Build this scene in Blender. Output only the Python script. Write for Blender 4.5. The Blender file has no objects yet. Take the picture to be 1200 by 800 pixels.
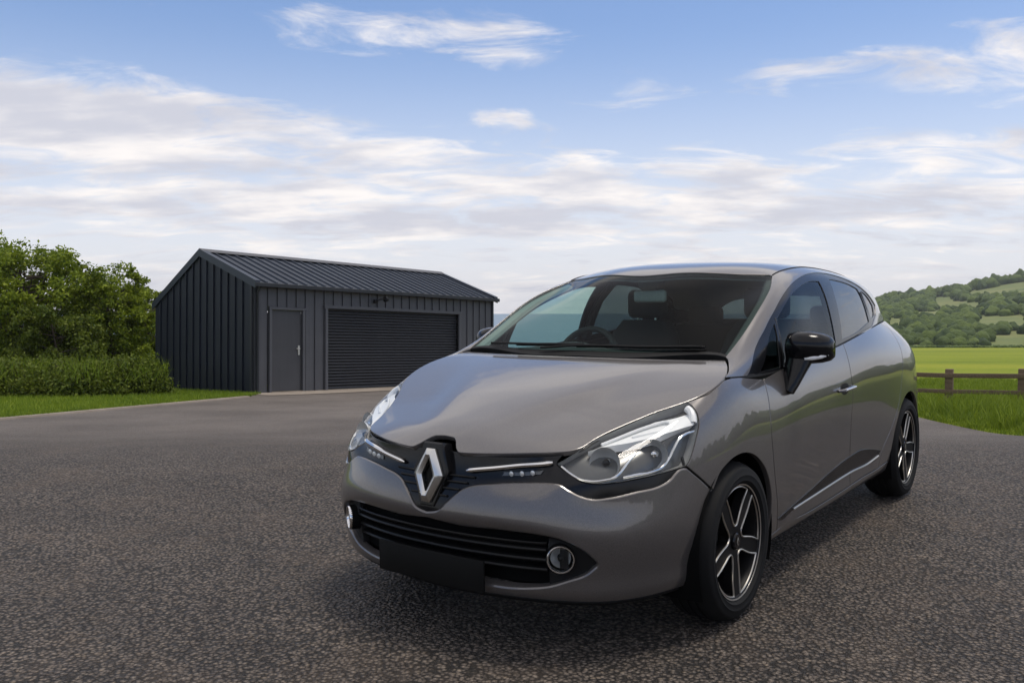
import bpy, bmesh, math, random
import numpy as np
from mathutils import Matrix, Vector
from mathutils.geometry import delaunay_2d_cdt

C = bpy.context.scene
COL = C.collection
rad = math.radians

# ------------------------------------------------------------------ camera
CAM_H = 1.1956
cam = bpy.data.cameras.new("camera")
cam_o = bpy.data.objects.new("camera", cam)
COL.objects.link(cam_o)
C.camera = cam_o
cam.sensor_width = 36.0
cam.lens = 1042.12 / 1200.0 * 36.0
cam.clip_start = 0.05
cam.clip_end = 60000.0
cam_o.location = (0.0, 0.0, CAM_H)
cam_o.rotation_euler = (rad(90.0) - 0.03166, 0.0, 0.0)

# ------------------------------------------------------------------ light
SUN_DIR = Vector((0.23, 0.02, 0.97)).normalized()
SUN_EL = math.asin(SUN_DIR.z)
SUN_AZ = math.atan2(SUN_DIR.x, SUN_DIR.y)
sun = bpy.data.lights.new("sun", 'SUN')
sun.energy = 2.0
sun.angle = rad(15.0)
sun.color = (1.0, 0.93, 0.83)
sun_o = bpy.data.objects.new("sun", sun)
COL.objects.link(sun_o)
sun_o.rotation_euler = (-SUN_DIR).to_track_quat('-Z', 'Y').to_euler()
C.view_settings.view_transform = 'Standard'
C.view_settings.look = 'None'
C.view_settings.exposure = 0.12
C.view_settings.gamma = 1.0


# ------------------------------------------------------------------ node helpers
class NT:
    def __init__(self, tree):
        self.t = tree

    def n(self, kind, ins=None, **props):
        nd = self.t.nodes.new(kind)
        for k, v in props.items():
            setattr(nd, k, v)
        for k, v in (ins or {}).items():
            if hasattr(v, 'is_output'):
                self.t.links.new(v, nd.inputs[k])
            else:
                nd.inputs[k].default_value = v
        return nd

    def math(self, op, a, b=0.0, c=0.0, clamp=False):
        return self.n('ShaderNodeMath', {0: a, 1: b, 2: c}, operation=op, use_clamp=clamp).outputs[0]

    def ramp(self, f, *stops):
        nd = self.n('ShaderNodeValToRGB', {0: f})
        el = nd.color_ramp.elements
        while len(el) < len(stops):
            el.new(0.5)
        for e, (p, c) in zip(el, stops):
            e.position = p
            e.color = (*c, 1.0) if hasattr(c, '__len__') else (c, c, c, 1.0)
        return nd.outputs[0]

    def mix(self, f, a, b, blend='MIX'):
        nd = self.n('ShaderNodeMix', data_type='RGBA', blend_type=blend)
        for i, v in ((0, f), (6, a), (7, b)):
            if hasattr(v, 'is_output'):
                self.t.links.new(v, nd.inputs[i])
            else:
                nd.inputs[i].default_value = v if i == 0 else ((*v, 1.0) if len(v) == 3 else v)
        return nd.outputs[2]

    def noise(self, vec, scale, detail=4.0, rough=0.55, dist=0.0):
        return self.n('ShaderNodeTexNoise', {'Vector': vec, 'Scale': scale, 'Detail': detail,
                                             'Roughness': rough, 'Distortion': dist}).outputs[0]

    def link(self, a, b):
        self.t.links.new(a, b)


def smooth01(t, f, lo, hi):
    return t.n('ShaderNodeMapRange', {0: f, 1: lo, 2: hi, 3: 0.0, 4: 1.0},
               interpolation_type='SMOOTHSTEP').outputs[0]


# ------------------------------------------------------------------ sky with clouds
world = bpy.data.worlds.new("World")
C.world = world
world.use_nodes = True
W = NT(world.node_tree)
bg = world.node_tree.nodes['Background']
sky = W.n('ShaderNodeTexSky', sky_type='NISHITA', sun_disc=False, sun_elevation=SUN_EL,
          sun_rotation=SUN_AZ, altitude=50.0, air_density=1.0, dust_density=1.2, ozone_density=1.6)
SKY_STRENGTH = 0.092
tc = W.n('ShaderNodeTexCoord').outputs['Generated']
sx = W.n('ShaderNodeSeparateXYZ', {0: tc})
dx, dy, dz = sx.outputs[0], sx.outputs[1], sx.outputs[2]
az = W.math('ARCTAN2', dx, dy)
el = W.math('ARCSINE', dz)
zz = W.math('ADD', W.math('MAXIMUM', dz, 0.0), 0.16)
plane = W.n('ShaderNodeCombineXYZ', {0: W.math('DIVIDE', dx, zz), 1: W.math('MULTIPLY', W.math('DIVIDE', dy, zz), 1.6), 2: 0.0}).outputs[0]
big = W.noise(plane, 0.75, 3.0, 0.5)
fine = W.noise(plane, 2.9, 12.0, 0.62, 0.7)
cov = W.math('ADD', W.math('MULTIPLY', big, 0.42), W.math('MULTIPLY', fine, 0.58))
# more cover low down, open blue above
low = smooth01(W, el, 0.26, 0.05)
high = smooth01(W, el, 0.36, 0.58)
bias = W.math('ADD', W.math('MULTIPLY', low, 0.10), W.math('MULTIPLY', high, 0.36))
# the cloud banks of this sky: azimuth, elevation, half widths, weight
for a0, e0, wa, we, g in ((-0.44, 0.190, 0.26, 0.045, 0.30), (-0.30, 0.105, 0.30, 0.022, 0.14), (-0.055, 0.292, 0.14, 0.034, 0.22),
                          (0.50, 0.245, 0.17, 0.032, 0.24), (0.20, 0.135, 0.32, 0.042, 0.17), (-0.33, 0.340, 0.12, 0.025, 0.10),
                          (-0.225, 0.318, 0.03, 0.010, 0.15), (0.0, 0.215, 0.05, 0.014, 0.13), (0.30, 0.255, 0.06, 0.012, 0.12),
                          (-0.18, 0.26, 0.22, 0.030, -0.10), (0.20, 0.315, 0.26, 0.03, -0.10), (0.57, 0.335, 0.07, 0.02, 0.14),
                          (0.55, 0.175, 0.07, 0.012, 0.10), (0.25, 0.205, 0.25, 0.018, -0.06)):
    ga = W.math('POWER', W.math('DIVIDE', W.math('SUBTRACT', az, a0), wa), 2.0)
    ge = W.math('POWER', W.math('DIVIDE', W.math('SUBTRACT', el, e0), we), 2.0)
    gg = W.math('EXPONENT', W.math('MULTIPLY', W.math('ADD', ga, ge), -1.0))
    bias = W.math('ADD', bias, W.math('MULTIPLY', gg, g))
dens = W.math('ADD', cov, bias)
mask = smooth01(W, dens, 0.555, 0.72)
shade = W.noise(W.n('ShaderNodeMapping', {'Vector': plane, 'Location': (3.1, 1.7, 0.0)}).outputs[0], 1.5, 6.0, 0.55)
lit = smooth01(W, W.math('ADD', shade, W.math('MULTIPLY', dens, -0.12)), 0.30, 0.56)
cloud_col = W.mix(lit, (6.7, 6.75, 7.5), (10.9, 10.3, 9.9))
haze_f = smooth01(W, el, 0.33, 0.0)
blue = W.mix(1.0, sky.outputs[0], (1.32, 1.40, 1.58), 'MULTIPLY')
base = W.mix(W.math('MULTIPLY', haze_f, 0.80), blue, (9.4, 9.2, 9.7))
final = W.mix(W.math('MULTIPLY', mask, 0.92), base, cloud_col)
W.link(final, bg.inputs[0])
bg.inputs[1].default_value = SKY_STRENGTH


# ------------------------------------------------------------------ object helpers
def link(name, me, mat=None, parent=None):
    o = bpy.data.objects.new(name, me)
    COL.objects.link(o)
    if mat is not None and me is not None:
        me.materials.append(mat)
    if parent is not None:
        o.parent = parent
    return o


def tag(o, label=None, cat=None, group=None, kind=None):
    if label:
        o['label'] = label
    if cat:
        o['category'] = cat
    if group:
        o['group'] = group
    if kind:
        o['kind'] = kind
    return o


def thing(name, label, cat, loc=(0, 0, 0), rot=(0, 0, 0), group=None):
    o = bpy.data.objects.new(name, None)
    COL.objects.link(o)
    o.empty_display_size = 0.2
    o.location = loc
    o.rotation_euler = rot
    return tag(o, label, cat, group)


def mesh_from(name, V, F, smooth=True):
    me = bpy.data.meshes.new(name)
    me.from_pydata([tuple(map(float, v)) for v in V], [], [tuple(int(i) for i in f) for f in F])
    if smooth:
        me.polygons.foreach_set('use_smooth', [True] * len(me.polygons))
    me.update()
    return me


def tri_mesh(name, V, F, smooth=False):
    """fast mesh from numpy arrays; F is (n,3) or (n,4)"""
    me = bpy.data.meshes.new(name)
    V = np.asarray(V, np.float32)
    F = np.asarray(F, np.int32)
    k = F.shape[1]
    me.vertices.add(len(V))
    me.vertices.foreach_set('co', V.ravel())
    me.loops.add(F.size)
    me.loops.foreach_set('vertex_index', F.ravel())
    me.polygons.add(len(F))
    me.polygons.foreach_set('loop_start', np.arange(0, F.size, k, dtype=np.int32))
    me.polygons.foreach_set('use_smooth', np.full(len(F), smooth))
    me.update(calc_edges=True)
    return me


class MB:
    """collects shapes into one mesh"""

    def __init__(self):
        self.V, self.F = [], []

    def add(self, V, F):
        b = len(self.V)
        self.V += [tuple(map(float, v)) for v in V]
        self.F += [tuple(b + int(i) for i in f) for f in F]
        return self

    def box(self, c, s, rot=None):
        V = []
        for z in (-1, 1):
            for y in (-1, 1):
                for x in (-1, 1):
                    v = Vector((x * s[0] / 2, y * s[1] / 2, z * s[2] / 2))
                    if rot is not None:
                        v = rot @ v
                    V.append(tuple(v + Vector(c)))
        return self.add(V, [(0, 2, 3, 1), (4, 5, 7, 6), (0, 1, 5, 4), (2, 6, 7, 3), (0, 4, 6, 2), (1, 3, 7, 5)])

    def tube(self, pts, r, n=8, closed=False, squash=1.0):
        pts = [Vector(p) for p in pts]
        m = len(pts)
        rs = r if hasattr(r, '__len__') else [r] * m
        V = []
        up = Vector((0.13, 0.21, 0.97)).normalized()
        for i, p in enumerate(pts):
            a = pts[(i - 1) % m] if (i > 0 or closed) else p
            b = pts[(i + 1) % m] if (i < m - 1 or closed) else p
            t = (b - a).normalized()
            s = t.cross(up)
            if s.length < 1e-3:
                s = t.cross(Vector((1, 0, 0)))
            s.normalize()
            w = s.cross(t)
            for k in range(n):
                q = 2 * math.pi * k / n
                V.append(p + s * (math.cos(q) * rs[i]) + w * (math.sin(q) * rs[i] * squash))
        F = []
        for i in range(m if closed else m - 1):
            j = (i + 1) % m
            for k in range(n):
                l = (k + 1) % n
                F.append((i * n + k, i * n + l, j * n + l, j * n + k))
        if not closed:
            F.append(tuple(range(n))[::-1])
            F.append(tuple((m - 1) * n + k for k in range(n)))
        return self.add(V, F)

    def lathe(self, prof, n=48, axis='X', c=(0, 0, 0), closed=False):
        """prof: (radius, along axis)"""
        V, F = [], []
        m = len(prof)
        for i in range(n):
            q = 2 * math.pi * i / n
            for r, a in prof:
                p, s = r * math.cos(q), r * math.sin(q)
                v = {'X': (a, p, s), 'Y': (p, a, s), 'Z': (p, s, a)}[axis]
                V.append((v[0] + c[0], v[1] + c[1], v[2] + c[2]))
        for i in range(n):
            j = (i + 1) % n
            for k in range(m if closed else m - 1):
                l = (k + 1) % m
                F.append((i * m + k, j * m + k, j * m + l, i * m + l))
        return self.add(V, F)

    def build(self, name, mat, parent=None, smooth=True, bevel=0.0, angle=35.0, segs=2):
        me = mesh_from(name, self.V, self.F, smooth)
        bm = bmesh.new()
        bm.from_mesh(me)
        bmesh.ops.recalc_face_normals(bm, faces=bm.faces)
        if bevel > 0:
            ed = [e for e in bm.edges if len(e.link_faces) == 2 and e.calc_face_angle(0) > rad(28)]
            bmesh.ops.bevel(bm, geom=ed, offset=bevel, segments=segs, affect='EDGES', profile=0.5)
        for e in bm.edges:
            if len(e.link_faces) == 2 and e.calc_face_angle(0) > rad(angle):
                e.smooth = False
        bm.to_mesh(me)
        bm.free()
        if smooth:
            me.polygons.foreach_set('use_smooth', [True] * len(me.polygons))
        return link(name, me, mat, parent)


# ------------------------------------------------------------------ materials
def new_mat(name):
    m = bpy.data.materials.new(name)
    m.use_nodes = True
    t = NT(m.node_tree)
    return m, t, m.node_tree.nodes['Principled BSDF']


def simple(name, col, rough=0.5, metal=0.0, coat=0.0, vary=0.0, scale=30.0, bump=0.0, spec=0.5, emit=None):
    m, t, b = new_mat(name)
    b.inputs['Base Color'].default_value = (*col, 1)
    b.inputs['Roughness'].default_value = rough
    b.inputs['Metallic'].default_value = metal
    b.inputs['Coat Weight'].default_value = coat
    b.inputs['Coat Roughness'].default_value = 0.04
    b.inputs['Specular IOR Level'].default_value = spec
    if vary or bump:
        g = t.n('ShaderNodeNewGeometry').outputs['Position']
        f = t.noise(g, scale, 5.0, 0.6)
        if vary:
            lo = tuple(c * (1 - vary) for c in col)
            hi = tuple(min(1, c * (1 + vary)) for c in col)
            t.link(t.ramp(f, (0.3, lo), (0.7, hi)), b.inputs['Base Color'])
            t.link(t.math('MULTIPLY_ADD', f, 0.2, rough - 0.1), b.inputs['Roughness'])
        if bump:
            t.link(t.n('ShaderNodeBump', {'Height': f, 'Strength': 0.5, 'Distance': bump}).outputs[0], b.inputs['Normal'])
    return m


def glass_mat(name, tint, ior=1.5):
    m, t, b = new_mat(name)
    m.node_tree.nodes.remove(b)
    bk = t.n('ShaderNodeNewGeometry').outputs['Backfacing']
    io = t.math('MULTIPLY_ADD', bk, 1.0 / ior - ior, ior)       # same reflectance from both sides of the pane
    fr = t.n('ShaderNodeFresnel', {'IOR': io}).outputs[0]
    tr = t.n('ShaderNodeBsdfTransparent', {0: (*tint, 1)}).outputs[0]
    gl = t.n('ShaderNodeBsdfGlossy', {0: (1, 1, 1, 1), 1: 0.01}).outputs[0]
    mx = t.n('ShaderNodeMixShader', {0: fr, 1: tr, 2: gl}).outputs[0]
    t.link(mx, m.node_tree.nodes['Material Output'].inputs[0])
    return m


def paint_mat():
    m, t, b = new_mat("grey_brown_metallic_paint")
    g = t.n('ShaderNodeTexCoord').outputs['Object']
    fl = t.n('ShaderNodeTexVoronoi', {'Vector': g, 'Scale': 900.0}).outputs['Color']
    hs = t.n('ShaderNodeSeparateXYZ', {0: fl}).outputs[0]
    t.link(t.ramp(hs, (0.0, (0.095, 0.087, 0.083)), (1.0, (0.160, 0.147, 0.139))), b.inputs['Base Color'])
    dust = t.noise(g, 2.2, 6.0, 0.65)
    b.inputs['Metallic'].default_value = 0.52
    t.link(t.math('MULTIPLY_ADD', dust, 0.10, 0.27), b.inputs['Roughness'])
    b.inputs['Coat Weight'].default_value = 1.0
    t.link(t.math('MULTIPLY_ADD', dust, 0.04, 0.0), b.inputs['Coat Roughness'])
    return m


M = {}
M['paint'] = paint_mat()
M['black_gloss'] = simple("black_gloss_plastic", (0.006, 0.006, 0.007), 0.16, spec=0.30)
M['black_matt'] = simple("black_textured_plastic", (0.011, 0.011, 0.011), 0.55, vary=0.15, scale=200, spec=0.22)
M['black_deep'] = simple("black_recess", (0.004, 0.004, 0.004), 0.9, spec=0.1)
M['bar'] = simple("grille_bar_plastic", (0.007, 0.007, 0.007), 0.34, spec=0.22)
M['chrome'] = simple("chrome_trim", (0.78, 0.77, 0.75), 0.13, 1.0)
M['satin'] = simple("satin_metal", (0.62, 0.61, 0.58), 0.28, 1.0)
M['rubber'] = simple("tyre_rubber", (0.010, 0.010, 0.010), 0.75, vary=0.2, scale=60, bump=0.0006, spec=0.2)
M['alloy_dark'] = simple("dark_wheel_lacquer", (0.0075, 0.007, 0.007), 0.5, spec=0.16)
M['alloy_cut'] = simple("machined_alloy", (0.66, 0.63, 0.58), 0.33, 1.0)
M['glass'] = glass_mat("green_tinted_glass", (0.60, 0.735, 0.695), 1.2)
M['screen'] = glass_mat("windscreen_glass", (0.60, 0.735, 0.695), 1.13)
M['glass_dark'] = glass_mat("dark_privacy_glass", (0.10, 0.125, 0.13), 1.75)
M['lens'] = glass_mat("clear_lens", (0.93, 0.94, 0.94), 1.25)
M['lamp_grey'] = simple("lamp_housing", (0.12, 0.12, 0.118), 0.25, 0.4)
M['lamp_trim'] = simple("lamp_trim", (0.42, 0.42, 0.41), 0.3, 0.3)
M['lamp_white'] = simple("lamp_light_guide", (0.82, 0.82, 0.80), 0.3)
M['lamp_refl'] = simple("lamp_reflector", (0.74, 0.74, 0.72), 0.30, 0.45)
M['lamp_red'] = simple("red_lens", (0.30, 0.012, 0.012), 0.15, coat=0.8)
M['cabin'] = simple("dark_cabin_plastic", (0.022, 0.023, 0.024), 0.6, vary=0.2, scale=120)
M['cloth'] = simple("dark_seat_cloth", (0.024, 0.025, 0.027), 0.9, vary=0.3, scale=260, bump=0.001)
M['headliner'] = simple("pale_headliner", (0.34, 0.35, 0.34), 0.9, vary=0.08, scale=80)
M['plate'] = simple("blank_plate", (0.006, 0.006, 0.0055), 0.6, spec=0.15, vary=0.1, scale=20)

# ------------------------------------------------------------------ terrain
rng = np.random.default_rng(7)
random.seed(7)


def sstep(x, a, b):
    t = np.clip((np.asarray(x, float) - a) / (b - a), 0, 1)
    return t * t * (3 - 2 * t)


SHED = dict(x=-6.274, y=21.506, z=-0.7496, yaw=0.8787, tilt=0.0413, L=8.866, W=4.675, front=2.734, ridge=3.616, back=2.309)


def gz(x, y):
    """height of the land: level with the car on its pad, then falling gently away"""
    x = np.asarray(x, float)
    y = np.asarray(y, float)
    padz = 0.01373 * (np.clip(x, -2.5, 2.5) - 0.212) + 0.01836 * (np.clip(y, -6, 6.8) - 3.953)
    yy = np.minimum(y, 45.0)
    far = -0.7496 - 0.0413 * (yy - 21.506) - 0.030 * np.clip(y - 45.0, 0, 160) - 0.004 * np.clip(y - 205.0, 0, 600)
    s = sstep(y, 6.4, 11.5)
    z = padz * (1 - s) + far * s
    # the land ends in a bluff above the sea, except on the right
    edge = np.minimum(y - 43.0 + 0.08 * np.abs(x + 5), 999) - np.maximum(0, (x - 0.19 * y)) * 4.0
    left = np.clip(-x - 26, 0, 40) * 0.5
    drop = sstep(edge - left, 0, 14)
    return z * (1 - drop) + drop * -34.0


def grid_mesh(name, xs, ys, dz=0.0, zf=gz):
    X, Y = np.meshgrid(xs, ys, indexing='ij')
    V = np.stack([X, Y, zf(X, Y) + dz], -1).reshape(-1, 3)
    nx, ny = len(xs), len(ys)
    i, j = np.meshgrid(np.arange(nx - 1), np.arange(ny - 1), indexing='ij')
    a = (i * ny + j).ravel()
    F = np.stack([a, a + ny, a + ny + 1, a + 1], 1)
    return tri_mesh(name, V, F, True)


def ground_mats():
    # grass ground
    m, t, b = new_mat("meadow_ground")
    p = t.n('ShaderNodeNewGeometry').outputs['Position']
    st = t.n('ShaderNodeMapping', {'Vector': p, 'Scale': (0.35, 1.0, 1.0)}).outputs[0]
    f = t.noise(st, 0.10, 6.0, 0.6)
    f2 = t.noise(p, 3.0, 5.0, 0.65)
    c = t.ramp(t.math('ADD', t.math('MULTIPLY', f, 0.6), t.math('MULTIPLY', f2, 0.4)),
               (0.36, (0.120, 0.165, 0.014)), (0.5, (0.185, 0.225, 0.018)), (0.64, (0.265, 0.275, 0.028)))
    t.link(c, b.inputs['Base Color'])
    b.inputs['Roughness'].default_value = 0.9
    b.inputs['Specular IOR Level'].default_value = 0.1
    t.link(t.n('ShaderNodeBump', {'Height': f2, 'Strength': 0.6, 'Distance': 0.08}).outputs[0], b.inputs['Normal'])
    # asphalt
    a, t, b = new_mat("worn_asphalt")
    p = t.n('ShaderNodeNewGeometry').outputs['Position']
    wob = t.n('ShaderNodeVectorMath', {0: p, 1: t.n('ShaderNodeVectorMath', {0: t.n('ShaderNodeTexNoise', {'Vector': p, 'Scale': 40.0, 'Detail': 2.0}).outputs[1], 3: 0.012}, operation='SCALE').outputs[0]}, operation='ADD').outputs[0]
    vo = t.n('ShaderNodeTexVoronoi', {'Vector': wob, 'Scale': 58.0, 'Randomness': 1.0})
    vo2 = t.n('ShaderNodeTexVoronoi', {'Vector': wob, 'Scale': 150.0})
    sep = t.n('ShaderNodeSeparateXYZ', {0: vo.outputs['Color']}).outputs
    stone = t.ramp(sep[0], (0.0, (0.104, 0.085, 0.070)), (0.35, (0.140, 0.114, 0.094)), (0.70, (0.205, 0.166, 0.134)), (0.90, (0.225, 0.186, 0.150)), (1.0, (0.25, 0.195, 0.145)))
    gap = t.ramp(vo.outputs['Distance'], (0.22, 1.0), (0.64, 0.09))
    c = t.mix(1.0, stone, gap, 'MULTIPLY')
    patch = t.noise(p, 0.55, 5.0, 0.6)
    patch2 = t.noise(p, 2.6, 4.0, 0.6, 0.5)
    tone = t.math('ADD', t.math('MULTIPLY', t.ramp(patch, (0.35, 0.78), (0.65, 1.16)), 0.72), t.math('MULTIPLY', t.ramp(patch2, (0.36, 0.72), (0.60, 1.12)), 0.32))
    c = t.mix(1.0, c, tone, 'MULTIPLY')
    c = t.mix(t.ramp(t.noise(p, 1.3, 5.0, 0.7), (0.50, 0.0), (0.70, 0.40)), c, (0.115, 0.083, 0.058))
    # evener, paler tone towards the far pad
    sy = t.n('ShaderNodeSeparateXYZ', {0: p}).outputs[1]
    c = t.mix(t.math('MULTIPLY', smooth01(t, sy, 5.5, 14.0), 0.85), c, t.mix(t.ramp(patch, (0.35, 0.0), (0.65, 1.0)), (0.130, 0.111, 0.096), (0.20, 0.173, 0.151)))
    t.link(c, b.inputs['Base Color'])
    t.link(t.math('MULTIPLY_ADD', sep[1], 0.25, 0.58), b.inputs['Roughness'])
    b.inputs['Specular IOR Level'].default_value = 0.35
    h = t.math('ADD', t.math('MULTIPLY', t.ramp(vo.outputs['Distance'], (0.05, 1.0), (0.75, 0.0)), t.math('MULTIPLY_ADD', sep[2], 0.7, 0.4)), t.math('MULTIPLY', vo2.outputs['Distance'], -0.25))
    t.link(t.n('ShaderNodeBump', {'Height': h, 'Strength': 1.0, 'Distance': 0.021}).outputs[0], b.inputs['Normal'])
    # concrete
    k, t, b = new_mat("pale_concrete")
    p = t.n('ShaderNodeNewGeometry').outputs['Position']
    f = t.noise(p, 2.0, 8.0, 0.65)
    t.link(t.ramp(f, (0.3, (0.20, 0.165, 0.13)), (0.7, (0.30, 0.255, 0.21))), b.inputs['Base Color'])
    b.inputs['Roughness'].default_value = 0.9
    # sea
    s, t, b = new_mat("sea_water")
    p = t.n('ShaderNodeNewGeometry').outputs['Position']
    b.inputs['Base Color'].default_value = (0.025, 0.115, 0.19, 1)
    b.inputs['Roughness'].default_value = 0.28
    b.inputs['Specular IOR Level'].default_value = 0.25
    st = t.n('ShaderNodeMapping', {'Vector': p, 'Scale': (0.02, 0.06, 1.0)}).outputs[0]
    f = t.noise(st, 3.0, 8.0, 0.7)
    t.link(t.ramp(f, (0.35, (0.020, 0.095, 0.165)), (0.65, (0.035, 0.140, 0.215))), b.inputs['Base Color'])
    t.link(t.n('ShaderNodeBump', {'Height': f, 'Strength': 0.5, 'Distance': 1.5}).outputs[0], b.inputs['Normal'])
    return m, a, k, s


M['meadow'], M['asphalt'], M['concrete'], M['sea'] = ground_mats()
xs = np.concatenate([np.linspace(-420, -60, 25)[:-1], np.linspace(-60, -16, 30)[:-1], np.linspace(-16, 16, 65)[:-1], np.linspace(16, 80, 40)[:-1], np.linspace(80, 900, 60)])
ys = np.concatenate([np.linspace(-60, -8, 14)[:-1], np.linspace(-8, 60, 110)[:-1], np.linspace(60, 260, 50)[:-1], np.linspace(260, 1400, 50)])
tag(link("ground", grid_mesh("ground", xs, ys, -0.022), M['meadow']), kind='structure')


def xl(y):      # left edge of the asphalt
    y = np.asarray(y, float)
    a = np.where(y < 19.7, -5.95 - 0.285 * (19.7 - y) - 0.004 * np.clip(19.7 - y, 0, 30) ** 2 * 0.0, -5.95)
    a = np.maximum(a, -13.0) - np.clip(9.5 - y, 0, 8) * 3.0
    fx = SHED['x'] + (y - SHED['y']) * math.cos(SHED['yaw']) / math.sin(SHED['yaw'])
    return np.where(y > 20.4, np.clip(fx - 0.05, -6.1, 6.0), a)


def xr(y):      # right edge
    y = np.asarray(y, float)
    return 6.05 + 0.095 * (y - 10.4) + 0.05 * np.sin(y * 0.9) + np.clip(10.2 - y, 0, 6) ** 1.5 * 2.2


yr = np.concatenate([np.linspace(-45, 4, 40)[:-1], np.linspace(4, 24, 61)[:-1], np.linspace(24, 41.5, 36)])
NA = 181
sr = np.linspace(0, 1, NA)
Yg = np.repeat(yr[:, None], NA, 1)
Xg = xl(yr)[:, None] * (1 - sr) + xr(yr)[:, None] * sr
V = np.stack([Xg, Yg, gz(Xg, Yg) + 0.002], -1).reshape(-1, 3)
i, j = np.meshgrid(np.arange(len(yr) - 1), np.arange(NA - 1), indexing='ij')
a = (i * NA + j).ravel()
tag(link("asphalt", tri_mesh("asphalt", V, np.stack([a, a + 1, a + NA + 1, a + NA], 1), True), M['asphalt']), kind='structure')

# pale edging strip along the left verge and the concrete apron before the doors
ye = np.linspace(9.6, 19.9, 40)
xe = xl(ye)
V = np.concatenate([np.stack([xe - 0.10, ye, gz(xe, ye) + 0.030], 1), np.stack([xe + 0.06, ye, gz(xe, ye) + 0.030], 1),
                    np.stack([xe + 0.08, ye, gz(xe, ye) - 0.02], 1)])
n = len(ye)
F = [(i, n + i, n + i + 1, i + 1) for i in range(n - 1)] + [(n + i, 2 * n + i, 2 * n + i + 1, n + i + 1) for i in range(n - 1)]
tag(link("kerb", mesh_from("kerb", V, F, False), M['concrete']), kind='structure')
ca, sa = math.cos(SHED['yaw']), math.sin(SHED['yaw'])


def shed_xy(u, v):          # metres along the front, metres behind it
    return SHED['x'] + u * ca - v * sa, SHED['y'] + u * sa + v * ca


V = []
uu = np.linspace(-0.35, 9.0, 30)
for u in uu:
    for v in (-1.25, -0.85, -0.4, 0.06):
        x, y = shed_xy(u, v - (0.22 * math.sin(u * 0.7) if v < -1 else 0))
        V.append((x, y, float(gz(x, y)) + 0.012))
F = [(i * 4 + j, (i + 1) * 4 + j, (i + 1) * 4 + j + 1, i * 4 + j + 1) for i in range(29) for j in range(3)]
tag(link("apron", mesh_from("apron", V, F), M['concrete']), kind='structure')

tag(link("sea", tri_mesh("sea", [(-40000, 20, -30), (40000, 20, -30), (40000, 50000, -30), (-40000, 50000, -30)], [(0, 1, 2, 3)]), M['sea']), kind='structure')


# ------------------------------------------------------------------ far hill
def hill_top(th):
    """crest as seen along bearing th = x / y: metres above the sea-level datum at 600 m"""
    return np.interp(th, [0.30, 0.37, 0.415, 0.44, 0.47, 0.50, 0.53, 0.56, 0.60, 0.70, 0.9, 1.2], [-18, -6, 9.5, 12.0, 13.8, 16.5, 20.5, 24.0, 28.5, 36, 38, 30])


def hill_h(x, y):
    th = x / y
    t = (y - 205.0) / 395.0
    e = np.clip(t, 0, 1)
    prof = 0.62 * e + 0.38 * e * e
    prof = np.where(t > 1, 1 - 0.35 * (t - 1) ** 2 * 4, prof)
    base = -6.4 - 0.004 * (y - 205)
    z = base + (hill_top(th) + 6.4) * np.clip(prof, -0.6, 1)
    z -= 30.0 * (1 - sstep(th, 0.345, 0.40))
    z += 1.6 * np.sin(x * 0.045 + 1.0) * np.sin(y * 0.03) * np.clip(e * 2.5, 0, 1) * (1 - e)
    return z


ths = np.linspace(0.33, 1.15, 110)
yy = np.concatenate([np.linspace(200, 620, 80), np.linspace(635, 800, 10)])
T_, Y_ = np.meshgrid(ths, yy, indexing='ij')
Xh = T_ * Y_
V = np.stack([Xh, Y_, hill_h(Xh, Y_)], -1).reshape(-1, 3)
i, j = np.meshgrid(np.arange(len(ths) - 1), np.arange(len(yy) - 1), indexing='ij')
a = (i * len(yy) + j).ravel()
hm, t, b = new_mat("hill_pasture")
p = t.n('ShaderNodeNewGeometry').outputs['Position']
f = t.noise(p, 0.05, 6.0, 0.6)
t.link(t.ramp(f, (0.3, (0.085, 0.125, 0.030)), (0.5, (0.14, 0.165, 0.042)), (0.7, (0.19, 0.195, 0.06))), b.inputs['Base Color'])
b.inputs['Roughness'].default_value = 0.95
tag(link("hill", tri_mesh("hill", V, np.stack([a, a + len(yy), a + len(yy) + 1, a + 1], 1), True), hm), kind='structure')


def px_row(x, y, z):
    return 367.0 - (z - CAM_H) / y * 1042.0


# woods: lumpy crowns, each with its own bumps, leaving the pastures open
def crown_proto(seed):
    r = np.random.default_rng(seed)
    bm = bmesh.new()
    bmesh.ops.create_icosphere(bm, subdivisions=3, radius=1.0)
    V = np.array([v.co[:] for v in bm.verts])
    F = np.array([[v.index for v in f.verts] for f in bm.faces])
    bm.free()
    d = np.ones(len(V))
    for _ in range(34):
        c = r.normal(size=3)
        c /= np.linalg.norm(c)
        d += r.uniform(0.10, 0.30) * np.exp(-((V - c) ** 2).sum(1) / 0.07)
    d += r.uniform(-0.06, 0.06, len(V))
    V = V * (d * 0.80)[:, None] * [1, 1, 0.85]
    return V, F


protos = [crown_proto(s) for s in range(6)]


def wood_mesh(spots):
    Vs, Fs, b = [], [], 0
    for k, (x, y, z, r, h) in enumerate(spots):
        V, F = protos[k % 6]
        q = rng.uniform(0, 6.28)
        c, s = math.cos(q), math.sin(q)
        Vr = V @ np.array([[c, s, 0], [-s, c, 0], [0, 0, 1]])
        Vs.append(Vr * [r, r, h] + [x, y, z + h * 0.62])
        Fs.append(F + b)
        b += len(V)
    return tri_mesh("wood", np.concatenate(Vs), np.concatenate(Fs), True)


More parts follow.
